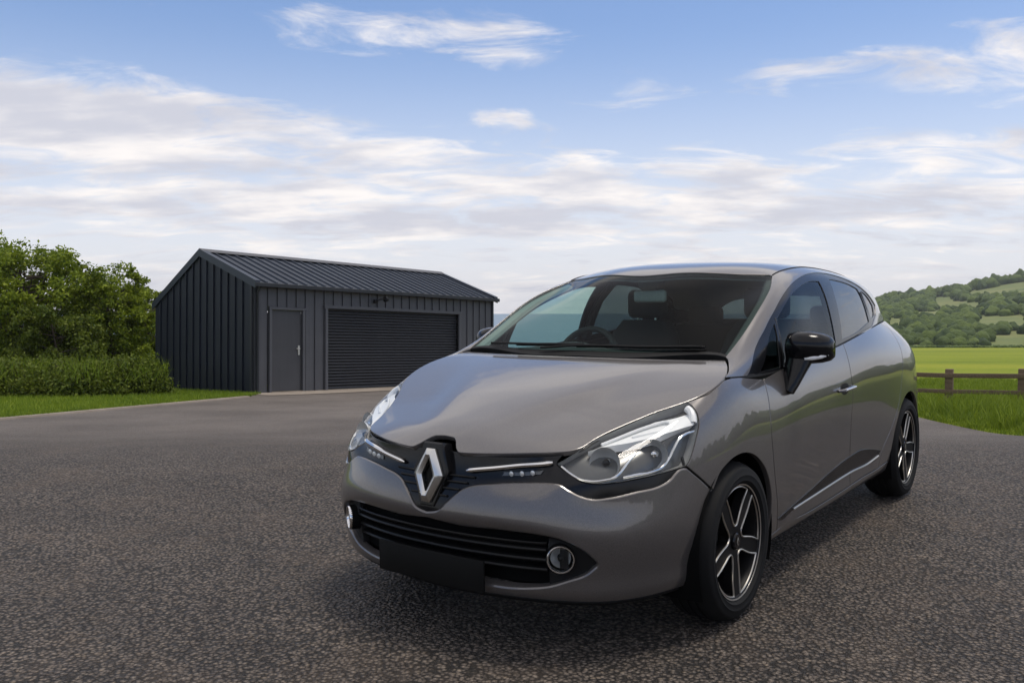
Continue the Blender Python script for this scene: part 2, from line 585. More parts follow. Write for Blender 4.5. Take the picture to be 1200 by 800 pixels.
def leaf_like(name, dark, light, scale, rough=0.75, trans=0.0, bump=0.0):
    m, t, b = new_mat(name)
    p = t.n('ShaderNodeNewGeometry').outputs['Position']
    f = t.noise(p, scale, 4.0, 0.65)
    ri = t.n('ShaderNodeNewGeometry').outputs['Random Per Island']
    c = t.ramp(t.math('ADD', t.math('MULTIPLY', f, 0.65), t.math('MULTIPLY', ri, 0.35)), (0.3, dark), (0.68, light))
    t.link(c, b.inputs['Base Color'])
    b.inputs['Roughness'].default_value = rough
    b.inputs['Specular IOR Level'].default_value = 0.25
    if bump:
        t.link(t.n('ShaderNodeBump', {'Height': t.noise(p, bump, 5.0, 0.7), 'Strength': 1.0, 'Distance': 0.8 / bump}).outputs[0], b.inputs['Normal'])
    if trans:
        b.inputs['Subsurface Weight'].default_value = 0.0
        tl_ = t.n('ShaderNodeBsdfTranslucent').outputs[0]
        t.link(c, tl_.node.inputs[0])
        mx = t.n('ShaderNodeMixShader', {0: trans, 1: b.outputs[0], 2: tl_}).outputs[0]
        t.link(mx, m.node_tree.nodes['Material Output'].inputs[0])
    return m


M['wood'] = leaf_like("distant_woodland", (0.026, 0.052, 0.010), (0.110, 0.155, 0.026), 0.16, bump=0.9)
pastures = ((1092, 1118, 349, 357), (1126, 1205, 332, 345), (1099, 1150, 355, 361), (1143, 1205, 371, 380), (1038, 1060, 374, 383), (1160, 1210, 393, 399), (1070, 1100, 366, 371))
spots = []
tries = 0
while len(spots) < 4200 and tries < 90000:
    tries += 1
    th = rng.uniform(0.385, 0.95)
    y = 205 + 415 * rng.uniform(0, 1) ** 1.0
    x = th * y
    z = float(hill_h(np.array(x), np.array(y)))
    r = rng.uniform(1.5, 3.4) * (0.8 + 0.5 * (y - 205) / 400)
    px, py = 600 + 1042 * th, px_row(x, y, z)
    rp = 1042 * r / y
    if any(a0 - rp * 0.2 < px < a1 + rp * 0.2 and b0 - 1 < py < b1 + rp * 0.7 for a0, a1, b0, b1 in pastures):
        continue
    if y > 560 and rng.random() < 0.15:
        continue
    spots.append((x, y, z - 0.6, r, r * rng.uniform(0.8, 1.15)))
for k in range(420):
    th = 0.40 + 0.55 * k / 420 + rng.uniform(-0.004, 0.004)
    y = rng.uniform(578, 615)
    r = rng.uniform(2.8, 5.0)
    spots.append((th * y, y, float(hill_h(np.array(th * y), np.array(y))) - 0.8, r, r * rng.uniform(0.8, 1.2)))
wd = tag(link("hillside_wood", wood_mesh(spots), M['wood']), "dark woodland covering the hillside beyond the field", kind='stuff')
# hedge line at the far end of the field
spots = []
for k in range(420):
    th = 0.36 + 0.36 * k / 420 + rng.uniform(-0.001, 0.001)
    y = 183 + rng.uniform(-0.8, 0.8)
    x = th * y
    spots.append((x, y, float(gz(x, y)) - 0.15, rng.uniform(0.45, 0.7), rng.uniform(0.30, 0.5)))
added_hedge = [(132, 183), (110, 140), (82, 95), (58, 58), (42, 30), (36, 8), (36, -20), (38, -45)]  # unseen arm of the hedge, added to darken reflections in the car's side
for (xa, ya), (xb, yb) in zip(added_hedge[:-1], added_hedge[1:]):
    for k in range(int(math.hypot(xb - xa, yb - ya) / 0.9)):
        s = k * 0.9 / math.hypot(xb - xa, yb - ya)
        x, y = xa + (xb - xa) * s + rng.uniform(-0.7, 0.7), ya + (yb - ya) * s
        r = rng.uniform(0.8, 1.6)
        spots.append((x, y, float(gz(x, y)) - 0.2, r, r * rng.uniform(0.8, 1.5)))
hg = tag(link("field_and_added_hedge", wood_mesh(spots), M['wood']), "thin dark hedge line across the far end of the green field, plus an added unseen arm on the right", "hedge")


# ------------------------------------------------------------------ grass blades
def blades(n, pos, hmin, hmax, width, lean, name, mat):
    """pos(n) -> x, y, height factor; each blade is two quads bent over"""
    x, y, hf = pos(n)
    n = len(x)
    h = rng.uniform(hmin, hmax, n) * hf
    q = rng.uniform(0, 2 * math.pi, n)
    w = rng.uniform(0.6, 1.3, n) * width
    ax = np.stack([np.cos(q), np.sin(q), 0 * q], 1) * (w / 2)[:, None]
    lq = rng.uniform(0, 2 * math.pi, n)
    ld = np.stack([np.cos(lq), np.sin(lq), 0 * q], 1) * (h * rng.uniform(0.1, lean, n))[:, None]
    base = np.stack([x, y, gz(x, y) - 0.01], 1)
    up = np.stack([0 * h, 0 * h, h], 1)
    mid = base + up * 0.55 + ld * 0.35
    top = base + up + ld
    V = np.stack([base - ax, base + ax, mid + ax * 0.8, mid - ax * 0.8, top], 1).reshape(-1, 3)
    k = np.arange(n)[:, None] * 5
    F = np.concatenate([k + [0, 1, 2], k + [0, 2, 3], k + [3, 2, 4]], 0)
    return link(name, tri_mesh(name, V, F, False), mat)


M['grass'] = leaf_like("grass_blades", (0.105, 0.165, 0.014), (0.235, 0.300, 0.026), 1.2, 0.7, 0.35)
M['grass_short'] = leaf_like("mown_grass_blades", (0.105, 0.170, 0.014), (0.215, 0.285, 0.024), 1.0, 0.7, 0.3)


def left_verge(n):
    y = rng.uniform(9, 30, n)
    x = xl(np.minimum(y, 20.4)) - 0.05 - rng.uniform(0, 1, n) ** 1.4 * 7.5
    su = (x - SHED['x']) * ca + (y - SHED['y']) * sa
    sv = -(x - SHED['x']) * sa + (y - SHED['y']) * ca
    k = ~((su > -0.05) & (sv > -1.3))
    return x[k], y[k], np.ones(k.sum())


tag(blades(70000, left_verge, 0.05, 0.11, 0.012, 0.7, "verge_grass", M['grass_short']), "short mown green grass strip left of the shed", kind='stuff')


def right_meadow(n):
    y = 9.0 + 22 * rng.uniform(0, 1, n) ** 1.1
    e = rng.uniform(0, 1, n) ** 1.25 * 12
    x = xr(y) + 0.02 + e
    tuft = 0.55 + 0.75 * (np.sin(x * 2.1 + np.sin(y * 1.3) * 2) * np.sin(y * 2.7 + x) > 0.1)
    near = np.clip(e / 0.5, 0.35, 1)
    return x, y, tuft * near * np.where(y > 19, 0.6, 1.0)


tag(blades(120000, right_meadow, 0.10, 0.30, 0.013, 0.9, "meadow_grass", M['grass']), "lush long green grass beside the asphalt and the rail fence", kind='stuff')

# ------------------------------------------------------------------ trees and shrubs
M['bark'] = simple("tree_bark", (0.06, 0.045, 0.032), 0.9, vary=0.4, scale=14, bump=0.02)
M['leaf'] = leaf_like("tree_leaves", (0.085, 0.135, 0.010), (0.27, 0.325, 0.024), 0.9, 0.6, 0.32)
M['leaf_dark'] = leaf_like("shrub_leaves", (0.055, 0.088, 0.010), (0.16, 0.195, 0.022), 1.3, 0.65, 0.28)


def leaf_quads(P, size, up=0.3):
    n = len(P)
    d = rng.normal(size=(n, 3)) + [0, 0, -0.25]
    d /= np.linalg.norm(d, axis=1, keepdims=True)
    nrm = rng.normal(size=(n, 3)) + [0, 0, up * 3]
    s = np.cross(d, nrm)
    s /= np.linalg.norm(s, axis=1, keepdims=True) + 1e-9
    sz = rng.uniform(0.65, 1.35, (n, 1)) * size
    V = np.stack([P, P + d * sz * 0.5 + s * sz * 0.30, P + d * sz, P + d * sz * 0.5 - s * sz * 0.30], 1).reshape(-1, 3)
    k = np.arange(n)[:, None] * 4
    return V, k + [0, 1, 2, 3]


def tree(x, y, h, spread, label, nclump, nleaf, size=0.15, group=None, base=0.16, mat='leaf', name="broadleaf_tree"):
    z0 = float(gz(x, y))
    root = thing(name, label, "tree", (x, y, z0), group=group)
    tr = MB()
    lean = rng.normal(0, 0.04, 2)
    pts = [(lean[0] * h * t + 0.06 * math.sin(5 * t + x), lean[1] * h * t, h * 0.86 * t) for t in np.linspace(-0.02, 1, 9)]
    tr.tube(pts, [0.030 * h * (1 - 0.88 * t) + 0.008 for t in np.linspace(0, 1, 9)], 9)
    centres = []
    for k in range(nclump):
        t = base + (1 - base) * ((k + 0.5) / nclump)
        q = k * 2.39996 + rng.uniform(-0.4, 0.4)
        env = math.sin(math.pi * (0.16 + 0.80 * (1 - t))) ** 0.75 if t > 0.35 else 0.92
        R = spread * env * rng.uniform(0.55, 1.10)
        zc = h * t * rng.uniform(0.93, 1.04)
        cx, cy = R * math.cos(q), R * math.sin(q)
        centres.append((cx, cy, zc))
        b = np.array([pts[min(8, max(1, int(t * 6)))][0], pts[min(8, max(1, int(t * 6)))][1], max(0.1 * h, zc - 0.30 * R - 0.08 * h)])
        e = np.array([cx, cy, zc])
        mid = (b + e) / 2 + [0, 0, -0.06 * h]
        tr.tube([b, mid, e], [0.010 * h * (1 - 0.6 * t) + 0.006, 0.006 * h, 0.004], 6)
    tr.build("trunk", M['bark'], root)
    P = []
    per = nleaf // nclump
    for c in centres:
        # every clump is itself a spray of smaller twigs
        rr = spread * rng.uniform(0.17, 0.36)
        tw = rng.normal(size=(9, 3)) * [rr * 0.62, rr * 0.62, rr * 0.42] + c
        m_ = per // 9
        for w_ in tw:
            P.append(rng.normal(size=(m_, 3)) * [rr * 0.24, rr * 0.24, rr * 0.17] + w_)
    P = np.concatenate(P)
    P = P[P[:, 2] > 0.03 * h]
    V, F = leaf_quads(P, size)
    link("crown", tri_mesh("crown", V, F, False), M[mat], root)
    return root


TG = "broadleaf trees left of the shed"
tree(-14.3, 26.5, 4.05, 1.6, "tallest broadleaf tree, light green tips, second from the left edge", 60, 36000, 0.10, TG)
tree(-16.6, 27.5, 3.85, 1.6, "big broadleaf tree at the left edge of the photo", 54, 30000, 0.10, TG)
tree(-12.55, 27.6, 3.5, 1.2, "broadleaf tree with a lower rounded top between the tallest tree and the shed", 46, 25000, 0.095, TG)
tree(-11.75, 29.0, 3.05, 0.95, "small broadleaf tree peeping out just behind the shed corner", 34, 16000, 0.095, TG)
tree(-13.6, 30.5, 3.1, 1.4, "broadleaf tree standing furthest back behind the tallest tree", 24, 16000, 0.11, TG, mat='leaf_dark')
tree(-16.2, 24.9, 2.3, 1.4, "low dark bushy tree in front of the big tree at the left edge", 24, 18000, 0.10, TG, mat='leaf_dark', base=0.08)
tree(-13.0, 25.4, 2.1, 1.3, "low dark bushy tree at the foot of the tallest tree", 24, 18000, 0.10, TG, mat='leaf_dark', base=0.08)


def shrub(x, y, h, r, label, n=9000, size=0.075, spiky=0.0):
    root = thing("shrub", label, "shrub", (x, y, float(gz(x, y))), group="shrubs along the verge left of the shed")
    tr = MB()
    for k in range(9):
        q = k * 0.7
        tr.tube([(0, 0, -0.03), (r * 0.3 * math.cos(q), r * 0.3 * math.sin(q), h * 0.5), (r * 0.6 * math.cos(q), r * 0.6 * math.sin(q), h * 0.85)], [0.015, 0.010, 0.004], 5)
    tr.build("stem", M['bark'], root)
    d = rng.normal(size=(60, 3))
    d /= np.linalg.norm(d, axis=1, keepdims=True)
    d[:, 2] = abs(d[:, 2])
    cl = d * rng.uniform(0.45, 0.95, (60, 1)) * [r, r, h * 0.86] + [0, 0, 0.06]
    P = np.concatenate([rng.normal(size=(n // 60, 3)) * [r * 0.17, r * 0.17, h * 0.12] + c for c in cl])
    P[:, 2] = np.maximum(P[:, 2], 0.02)
    V, F = leaf_quads(P, size, 0.15)
    link("foliage", tri_mesh("foliage", V, F, False), M['leaf_dark'], root)
    # grassy stems standing up out of the shrub
    if spiky:
        m = int(420 * spiky)
        a = rng.uniform(0, 6.28, m)
        rr = r * np.sqrt(rng.uniform(0, 1, m))
        b = np.stack([rr * np.cos(a), rr * np.sin(a), h * rng.uniform(0.35, 0.75, m)], 1)
        tip = b + np.stack([rng.normal(0, 0.12, m), rng.normal(0, 0.12, m), rng.uniform(0.15, 0.40, m) * h], 1)
        s = np.stack([np.cos(a + 1), np.sin(a + 1), 0 * a], 1) * 0.008
        V = np.stack([b - s, b + s, tip], 1).reshape(-1, 3)
        link("stalks", tri_mesh("stalks", V, np.arange(m * 3).reshape(-1, 3)), M['grass_short'], root)['kind'] = 'stuff'
    return root


for x, y, h, r, lb, sp in ((-11.9, 20.4, 0.90, 1.05, "shrub at the left edge below the big tree, grassy stems on top", 1.0),
                           (-10.9, 20.8, 0.90, 0.95, "leafy shrub below the tallest tree, left of the one with long stems", 0.6),
                           (-10.0, 20.5, 0.93, 0.9, "shrub with long pale grass stems standing out of its middle", 1.2),
                           (-9.15, 20.9, 0.92, 0.85, "rounded dark shrub second from the shed", 0.8),
                           (-8.75, 21.0, 0.86, 0.60, "shrub pressed against the dark gable of the shed", 1.0),
                           (-12.9, 21.2, 0.95, 1.0, "shrub mostly outside the left edge, behind the leftmost one", 0.4)):
    shrub(x, y, h, r, lb, spiky=sp)

# ------------------------------------------------------------------ rail fence
M['timber'] = None
tm, t, b = new_mat("weathered_timber")
p = t.n('ShaderNodeTexCoord').outputs['Object']
st = t.n('ShaderNodeMapping', {'Vector': p, 'Scale': (5.0, 30.0, 30.0)}).outputs[0]
f = t.noise(st, 2.0, 8.0, 0.7, 0.6)
t.link(t.ramp(f, (0.3, (0.085, 0.056, 0.032)), (0.55, (0.16, 0.11, 0.065)), (0.75, (0.25, 0.18, 0.115))), b.inputs['Base Color'])
b.inputs['Roughness'].default_value = 0.85
t.link(t.n('ShaderNodeBump', {'Height': f, 'Strength': 0.5, 'Distance': 0.004}).outputs[0], b.inputs['Normal'])
M['timber'] = tm
P1, P2 = np.array([8.25, 16.75]), np.array([9.22, 16.05])
step_ = P2 - P1
fence = thing("rail_fence", "low brown post and rail fence between the asphalt and the green field", "fence", (P1[0], P1[1], float(gz(*P1))))
fz = float(gz(*P1))
for k in range(-1, 4):
    q = P1 + step_ * k
    z = float(gz(*q)) - fz
    o = MB()
    hh = 0.70 + 0.02 * (k % 2)
    o.box((0, 0, hh / 2 - 0.1), (0.135, 0.115, hh + 0.2)).build("post", M['timber'], fence, bevel=0.012)
    ob = fence.children[-1]
    ob.location = (q[0] - P1[0], q[1] - P1[1], z)
    ob.rotation_euler = (rad(rng.uniform(-1, 1)), rad(rng.uniform(-1, 1)), math.atan2(step_[1], step_[0]))
for hgt, hw in ((0.585, 0.085), (0.285, 0.075)):
    a = P1 - step_ * 1.0
    e = P1 + step_ * 3
    pts = []
    for s in np.linspace(0, 1, 9):
        q = a + (e - a) * s
        nrm = np.array([-step_[1], step_[0]]) / np.linalg.norm(step_)
        q = q - nrm * 0.0
        pts.append((q[0] - P1[0], q[1] - P1[1], float(gz(*(a + (e - a) * s))) - fz + hgt + 0.006 * math.sin(s * 17)))
    m = MB()
    dirv = Vector((e[0] - a[0], e[1] - a[1], 0)).normalized()
    sd = Vector((dirv.y, -dirv.x, 0)) * 0.078
    V = []
    for p_ in pts:
        c = Vector(p_) + sd
        for dy, dz in ((-0.018, -hw / 2), (0.018, -hw / 2), (0.018, hw / 2), (-0.018, hw / 2)):
            V.append(tuple(c + Vector((dirv.y, -dirv.x, 0)) * dy + Vector((0, 0, dz))))
    F = [(i * 4 + j, (i + 1) * 4 + j, (i + 1) * 4 + (j + 1) % 4, i * 4 + (j + 1) % 4) for i in range(8) for j in range(4)] + [(3, 2, 1, 0), (32, 33, 34, 35)]
    m.add(V, F).build("rail", M['timber'], fence, bevel=0.006)

# ------------------------------------------------------------------ storage shed
def clad(name, col, rough):
    m, t, b = new_mat(name)
    p = t.n('ShaderNodeTexCoord').outputs['Object']
    f = t.noise(p, 1.4, 6.0, 0.6)
    st = t.noise(t.n('ShaderNodeMapping', {'Vector': p, 'Scale': (14.0, 14.0, 0.6)}).outputs[0], 1.0, 5.0, 0.6)
    g = t.math('ADD', t.math('MULTIPLY', f, 0.6), t.math('MULTIPLY', st, 0.4))
    t.link(t.ramp(g, (0.3, tuple(c * 0.82 for c in col)), (0.7, tuple(c * 1.16 for c in col))), b.inputs['Base Color'])
    t.link(t.math('MULTIPLY_ADD', st, 0.16, rough - 0.08), b.inputs['Roughness'])
    b.inputs['Specular IOR Level'].default_value = 0.4
    return m


M['clad'] = clad("anthracite_cladding", (0.080, 0.081, 0.088), 0.48)
M['roofm'] = clad("dark_slate_roof_sheet", (0.022, 0.030, 0.045), 0.42)
M['trim_d'] = clad("dark_flashing", (0.020, 0.022, 0.026), 0.5)
M['clad_g'] = clad("shaded_navy_cladding", (0.006, 0.0095, 0.019), 0.5)  # own navy tone, deepened to carry the gable's shade against a lightened front
M['door'] = clad("grey_steel_door", (0.056, 0.056, 0.060), 0.5)
M['roller'] = clad("black_roller_slats", (0.016, 0.0175, 0.022), 0.5)
shed = thing("storage_shed", "dark grey metal-clad shed with a pitched roof, side door and roller shutter", "shed")
shed.matrix_world = Matrix.Translation((SHED['x'], SHED['y'], SHED['z'])) @ Matrix.Rotation(-SHED['tilt'], 4, 'X') @ Matrix.Rotation(SHED['yaw'], 4, 'Z')
SL, SW, HF, HR, HB = SHED['L'], SHED['W'], SHED['front'], SHED['ridge'], SHED['back']


def roof_z(v):
    return HF + (HR - HF) * v / (SW / 2) if v < SW / 2 else HR + (HB - HR) * (v - SW / 2) / (SW / 2)


def panel_box(parent, u0, u1, za, zb, face, mat=None, proud=0.0):
    """one cladding sheet with a raised standing seam on its first edge; face 'f' front, 'g' gable"""
    za0, za1 = za if hasattr(za, '__len__') else (za, za)
    zb0, zb1 = zb if hasattr(zb, '__len__') else (zb, zb)
    xs_ = [(u0 + 0.003, 0.0), (u0 + 0.004, -0.038), (u0 + 0.030, -0.038), (u0 + 0.034, -0.004), (u0 + (u1 - u0) * 0.55, -0.007), (u1 - 0.003, -0.004), (u1 - 0.003, 0.04), (u0 + 0.003, 0.04)]
    V = []
    for z_a, z_b, top in ((za0, za1, 0), (zb0, zb1, 1)):
        for u, d in xs_:
            s = (u - u0) / (u1 - u0)
            z = z_a + (z_b - z_a) * s
            V.append((u, d, z) if face == 'f' else (d, u, z))
    k = len(xs_)
    F = [(i, (i + 1) % k, k + (i + 1) % k, k + i) for i in range(k)] + [tuple(range(k))[::-1], tuple(range(k, 2 * k))]
    return MB().add(V, F).build("cladding_panel", mat or M['clad'], parent, smooth=False)


D0, D1, DH = 0.465, 1.455, 2.06        # side door opening
G0, G1, GH = 2.215, 7.24, 2.16         # roller shutter opening
fw = bpy.data.objects.new("front_wall", None)
COL.objects.link(fw)
fw.parent = shed
edges = [0.10, D0 - 0.07]
edges += list(np.linspace(D0 - 0.07, D1 + 0.07, 5)[1:])
edges += list(np.linspace(D1 + 0.07, G0 - 0.09, 3)[1:])
edges += list(np.linspace(G0 - 0.09, G1 + 0.10, 18)[1:])
edges += list(np.linspace(G1 + 0.10, SL - 0.08, 6)[1:])
for a, e in zip(edges[:-1], edges[1:]):
    mid = (a + e) / 2
    z0 = 0.02
    if D0 - 0.08 < mid < D1 + 0.08:
        z0 = DH + 0.07
    if G0 - 0.10 < mid < G1 + 0.11:
        z0 = GH + 0.06
    panel_box(fw, a, e, z0, HF - 0.05, 'f')
gw = bpy.data.objects.new("gable_wall", None)
COL.objects.link(gw)
gw.parent = shed
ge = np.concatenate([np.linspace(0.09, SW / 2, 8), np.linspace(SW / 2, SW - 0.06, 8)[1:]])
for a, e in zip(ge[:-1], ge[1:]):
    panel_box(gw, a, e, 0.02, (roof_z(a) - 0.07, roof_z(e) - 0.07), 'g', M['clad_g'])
V = []
for u, v, z in ((0.05, SW - 0.03, 0.0), (SL - 0.05, SW - 0.03, 0.0), (SL - 0.05, SW - 0.03, HB - 0.1), (0.05, SW - 0.03, HB - 0.1)):
    V.append((u, v, z))
MB().add(V, [(0, 1, 2, 3)]).build("rear_wall", M['clad'], shed, smooth=False)
V = [(SL - 0.03, 0.05, 0), (SL - 0.03, SW - 0.05, 0), (SL - 0.03, SW - 0.05, HB - 0.1), (SL - 0.03, SW / 2, HR - 0.1), (SL - 0.03, 0.05, HF - 0.1)]
MB().add(V, [(0, 1, 2, 3, 4)]).build("end_wall", M['clad'], shed, smooth=False)
# corner posts and dark base
m = MB().box((0.045, -0.012, HF / 2 - 0.02), (0.10, 0.075, HF - 0.04))
m.build("corner_trim", M['trim_d'], shed, smooth=False)
MB().box((SL - 0.045, -0.012, HF / 2 - 0.02), (0.07, 0.075, HF - 0.04)).build("corner_trim", M['trim_d'], shed, smooth=False)
MB().box((-0.012, 0.046, HF / 2 - 0.05), (0.07, 0.07, HF - 0.10)).build("corner_trim", M['trim_d'], shed, smooth=False)
MB().box((SL / 2, 0.06, -0.03), (SL + 0.02, 0.12, 0.10)).box((0.04, SW / 2, -0.032), (0.16, SW + 0.02, 0.10)).build("plinth", M['concrete'], shed, smooth=False)
# side door
dr_ = bpy.data.objects.new("side_door", None)
COL.objects.link(dr_)
dr_.parent = shed
MB().box(((D0 + D1) / 2, 0.025, DH / 2 + 0.01), (D1 - D0 - 0.10, 0.05, DH - 0.05)).build("door_leaf", M['door'], dr_, smooth=False, bevel=0.004)
m = MB().box((D0 - 0.005, -0.022, DH / 2), (0.075, 0.09, DH)).box((D1 + 0.005, -0.022, DH / 2), (0.075, 0.09, DH)).box(((D0 + D1) / 2, -0.024, DH + 0.028), (D1 - D0 + 0.10, 0.095, 0.07))
m.build("door_frame", M['clad'], dr_, smooth=False, bevel=0.004)
MB().box((D1 - 0.125, -0.012, 1.05), (0.050, 0.016, 0.24)).tube([(D1 - 0.125, -0.02, 1.09), (D1 - 0.125, -0.065, 1.09), (D1 - 0.235, -0.065, 1.09)], 0.013, 8).tube([(D1 - 0.125, -0.012, 0.99), (D1 - 0.125, -0.03, 0.99)], 0.016, 8).build("door_handle", M['satin'], dr_)
MB().box(((D0 + D1) / 2, -0.03, 0.012), (D1 - D0 - 0.02, 0.12, 0.03)).build("threshold", M['concrete'], dr_, smooth=False)
# roller shutter, slat by slat
rs_ = bpy.data.objects.new("roller_shutter", None)
COL.objects.link(rs_)
rs_.parent = shed
ns = 27
sh_ = (GH - 0.02) / ns
prof = [(0.0, 0.060), (0.004, 0.048), (sh_ * 0.35, 0.034), (sh_ * 0.65, 0.034), (sh_ * 0.90, 0.046), (sh_ * 0.97, 0.060)]
V, F = [], []
for z, d in prof:
    V += [(G0 + 0.02, d, z), (G1 - 0.02, d, z)]
F = [(2 * i, 2 * i + 1, 2 * i + 3, 2 * i + 2) for i in range(len(prof) - 1)]
sme = mesh_from("slat", V, F, True)
sme.materials.append(M['roller'])
for k in range(ns):
    o = bpy.data.objects.new("slat", sme)
    COL.objects.link(o)
    o.parent = rs_
    o.location = (0, 0.0, 0.02 + k * sh_)
m = MB().box((G0 - 0.035, -0.022, GH / 2), (0.085, 0.10, GH)).box((G1 + 0.045, -0.022, GH / 2), (0.105, 0.10, GH)).box(((G0 + G1) / 2, -0.026, GH + 0.025), (G1 - G0 + 0.22, 0.11, 0.085))
m.build("shutter_frame", M['clad'], rs_, smooth=False, bevel=0.004)
MB().box(((G0 + G1) / 2, 0.09, GH / 2), (G1 - G0, 0.02, GH)).box((G1 - 0.012, 0.03, GH / 2), (0.02, 0.09, GH)).build("shutter_backing", M['black_deep'], rs_, smooth=False)
MB().box(((G0 + G1) / 2, 0.035, 0.03), (G1 - G0 - 0.03, 0.035, 0.05)).build("bottom_bar", M['trim_d'], rs_, smooth=False)
# wall lamp above the shutter
wl_ = bpy.data.objects.new("wall_lamp", None)
COL.objects.link(wl_)
wl_.parent = shed
wl_.location = (3.86, -0.05, HF - 0.34)
MB().box((0, -0.02, 0), (0.12, 0.06, 0.10)).build("lamp_bracket", M['black_matt'], wl_, bevel=0.01)
MB().tube([(0, -0.03, 0.0), (0.06, -0.14, 0.05), (0.16, -0.24, 0.07)], 0.018, 8).build("lamp_arm", M['black_matt'], wl_)
MB().lathe([(0.0, 0.10), (0.05, 0.09), (0.075, 0.04), (0.08, -0.02), (0.0, -0.02)], 16, 'X', (0.16, -0.24, 0.06)).build("lamp_head", M['black_matt'], wl_)
# roof: standing-seam sheets on both slopes, ridge, verges, gutter
rf = bpy.data.objects.new("roof", None)
COL.objects.link(rf)
rf.parent = shed
OV, OG = 0.14, 0.04
for side in (0, 1):
    v0, v1 = (-OV, SW / 2) if side == 0 else (SW / 2, SW + 0.03)
    n_ = 30 if side == 0 else 15
    for a, e in zip(np.linspace(-OG, SL + OG, n_ + 1)[:-1], np.linspace(-OG, SL + OG, n_ + 1)[1:]):
        if side == 0:
            za, zb = HF - (HR - HF) / (SW / 2) * OV, HR
        else:
            za, zb = HR, HB - (HR - HB) / (SW / 2) * 0.03
        pr = [(a + 0.002, 0.0), (a + 0.012, 0.045), (a + 0.045, 0.045), (a + 0.060, 0.004), ((a + e) / 2 - 0.02, 0.004), ((a + e) / 2, 0.014), ((a + e) / 2 + 0.03, 0.004), (e - 0.002, 0.004), (e - 0.002, -0.035), (a + 0.002, -0.035)]
        V = [(u, v0, za + d) for u, d in pr] + [(u, v1, zb + d) for u, d in pr]
        k = len(pr)
        F = [(i, (i + 1) % k, k + (i + 1) % k, k + i) for i in range(k)] + [tuple(range(k)), tuple(range(k, 2 * k))[::-1]]
        MB().add(V, F).build("roof_sheet", M['roofm'], rf, smooth=False)
sl0, sl1 = (HR - HF) / (SW / 2), (HR - HB) / (SW / 2)
# ridge cap
V = []
for u in (-OG - 0.012, SL + OG + 0.012):
    for dv, dz in ((-0.22, -0.22 * sl0 + 0.058), (0.0, 0.075), (0.22, -0.22 * sl1 + 0.058)):
        V.append((u, SW / 2 + dv, HR + dz))
MB().add(V, [(0, 1, 4, 3), (1, 2, 5, 4)]).build("ridge_cap", M['clad'], rf, smooth=False)
# verge flashing on the gable end nearest the camera, and the far one
for u, d in ((-OG - 0.02, 1), (SL + OG + 0.02, -1)):
    V = []
    for v, z in ((-OV - 0.02, HF - sl0 * OV), (SW / 2, HR), (SW + 0.035, HB - sl1 * 0.035)):
        V += [(u, v, z - 0.13), (u, v, z + 0.062), (u + d * 0.16, v, z + 0.062), (u + d * 0.03, v, z - 0.13)]
    F = [(b * 4 + j, b * 4 + (j + 1) % 4, b * 4 + 4 + (j + 1) % 4, b * 4 + 4 + j) for b in (0, 1) for j in range(4)] + [(0, 1, 2, 3), (11, 10, 9, 8)]
    MB().add(V, F).build("verge_flashing", M['roofm'], rf, smooth=False)
zg = HF - sl0 * OV
m = MB().box((SL / 2, -OV - 0.055, zg - 0.045), (SL + 2 * OG + 0.06, 0.10, 0.10))
m.build("gutter", M['trim_d'], rf, smooth=False, bevel=0.012)
MB().box((SL / 2, -OV / 2, zg - 0.035), (SL + 2 * OG, OV, 0.03)).build("soffit", M['trim_d'], rf, smooth=False)
MB().tube([(0.075, -OV - 0.05, zg - 0.09), (0.075, -0.075, zg - 0.22), (0.075, -0.075, 0.05)], 0.032, 8).build("downpipe", M['trim_d'], shed)

# ------------------------------------------------------------------ body surfaces of the car
# natural cubic spline basis
def second(t):
    n=len(t); A=np.zeros((n,n)); B=np.zeros((n,n)); A[0,0]=A[-1,-1]=1
    h=np.diff(t)
    for i in range(1,n-1):
        A[i,i-1]=h[i-1]/6; A[i,i]=(h[i-1]+h[i])/3; A[i,i+1]=h[i]/6
        B[i,i-1]=1/h[i-1]; B[i,i]=-1/h[i-1]-1/h[i]; B[i,i+1]=1/h[i]
    return np.linalg.solve(A,B)
def basis(t,M,x):
    x=np.asarray(x,float).ravel(); n=len(t)
    i=np.clip(np.searchsorted(t,x)-1,0,n-2); h=t[i+1]-t[i]
    b=(x-t[i])/h; a=1-b; k=np.arange(len(x))
    W=np.zeros((len(x),n)); W[k,i]+=a; W[k,i+1]+=b
    W+=((a**3-a)*h*h/6)[:,None]*M[i]+((b**3-b)*h*h/6)[:,None]*M[i+1]
    D=np.zeros((len(x),n)); D[k,i]-=1/h; D[k,i+1]+=1/h
    D+=((-(3*a*a-1))*h/6)[:,None]*M[i]+((3*b*b-1)*h/6)[:,None]*M[i+1]
    return W,D
class Sheet:
    def __init__(s,net,ax=None):
        s.N=np.array(net,float)
        d=np.linalg.norm(np.diff(s.N,axis=0),axis=2).mean(1); s.tu=np.concatenate([[0],np.cumsum(d)])
        d=np.linalg.norm(np.diff(s.N,axis=1),axis=2).mean(0); s.tv=np.concatenate([[0],np.cumsum(d)])
        if ax==0: s.tu-=s.tu[-1]/2
        if ax==1: s.tv-=s.tv[-1]/2
        s.Mu=second(s.tu); s.Mv=second(s.tv)
    def ev(s,u,v):
        A,dA=basis(s.tu,s.Mu,u); B,dB=basis(s.tv,s.Mv,v)
        P=np.einsum('ki,kj,ijc->kc',A,B,s.N); Pu=np.einsum('ki,kj,ijc->kc',dA,B,s.N); Pv=np.einsum('ki,kj,ijc->kc',A,dB,s.N)
        n=np.cross(Pu,Pv); n/=np.linalg.norm(n,axis=1,keepdims=True)+1e-12
        return P,n,Pu,Pv
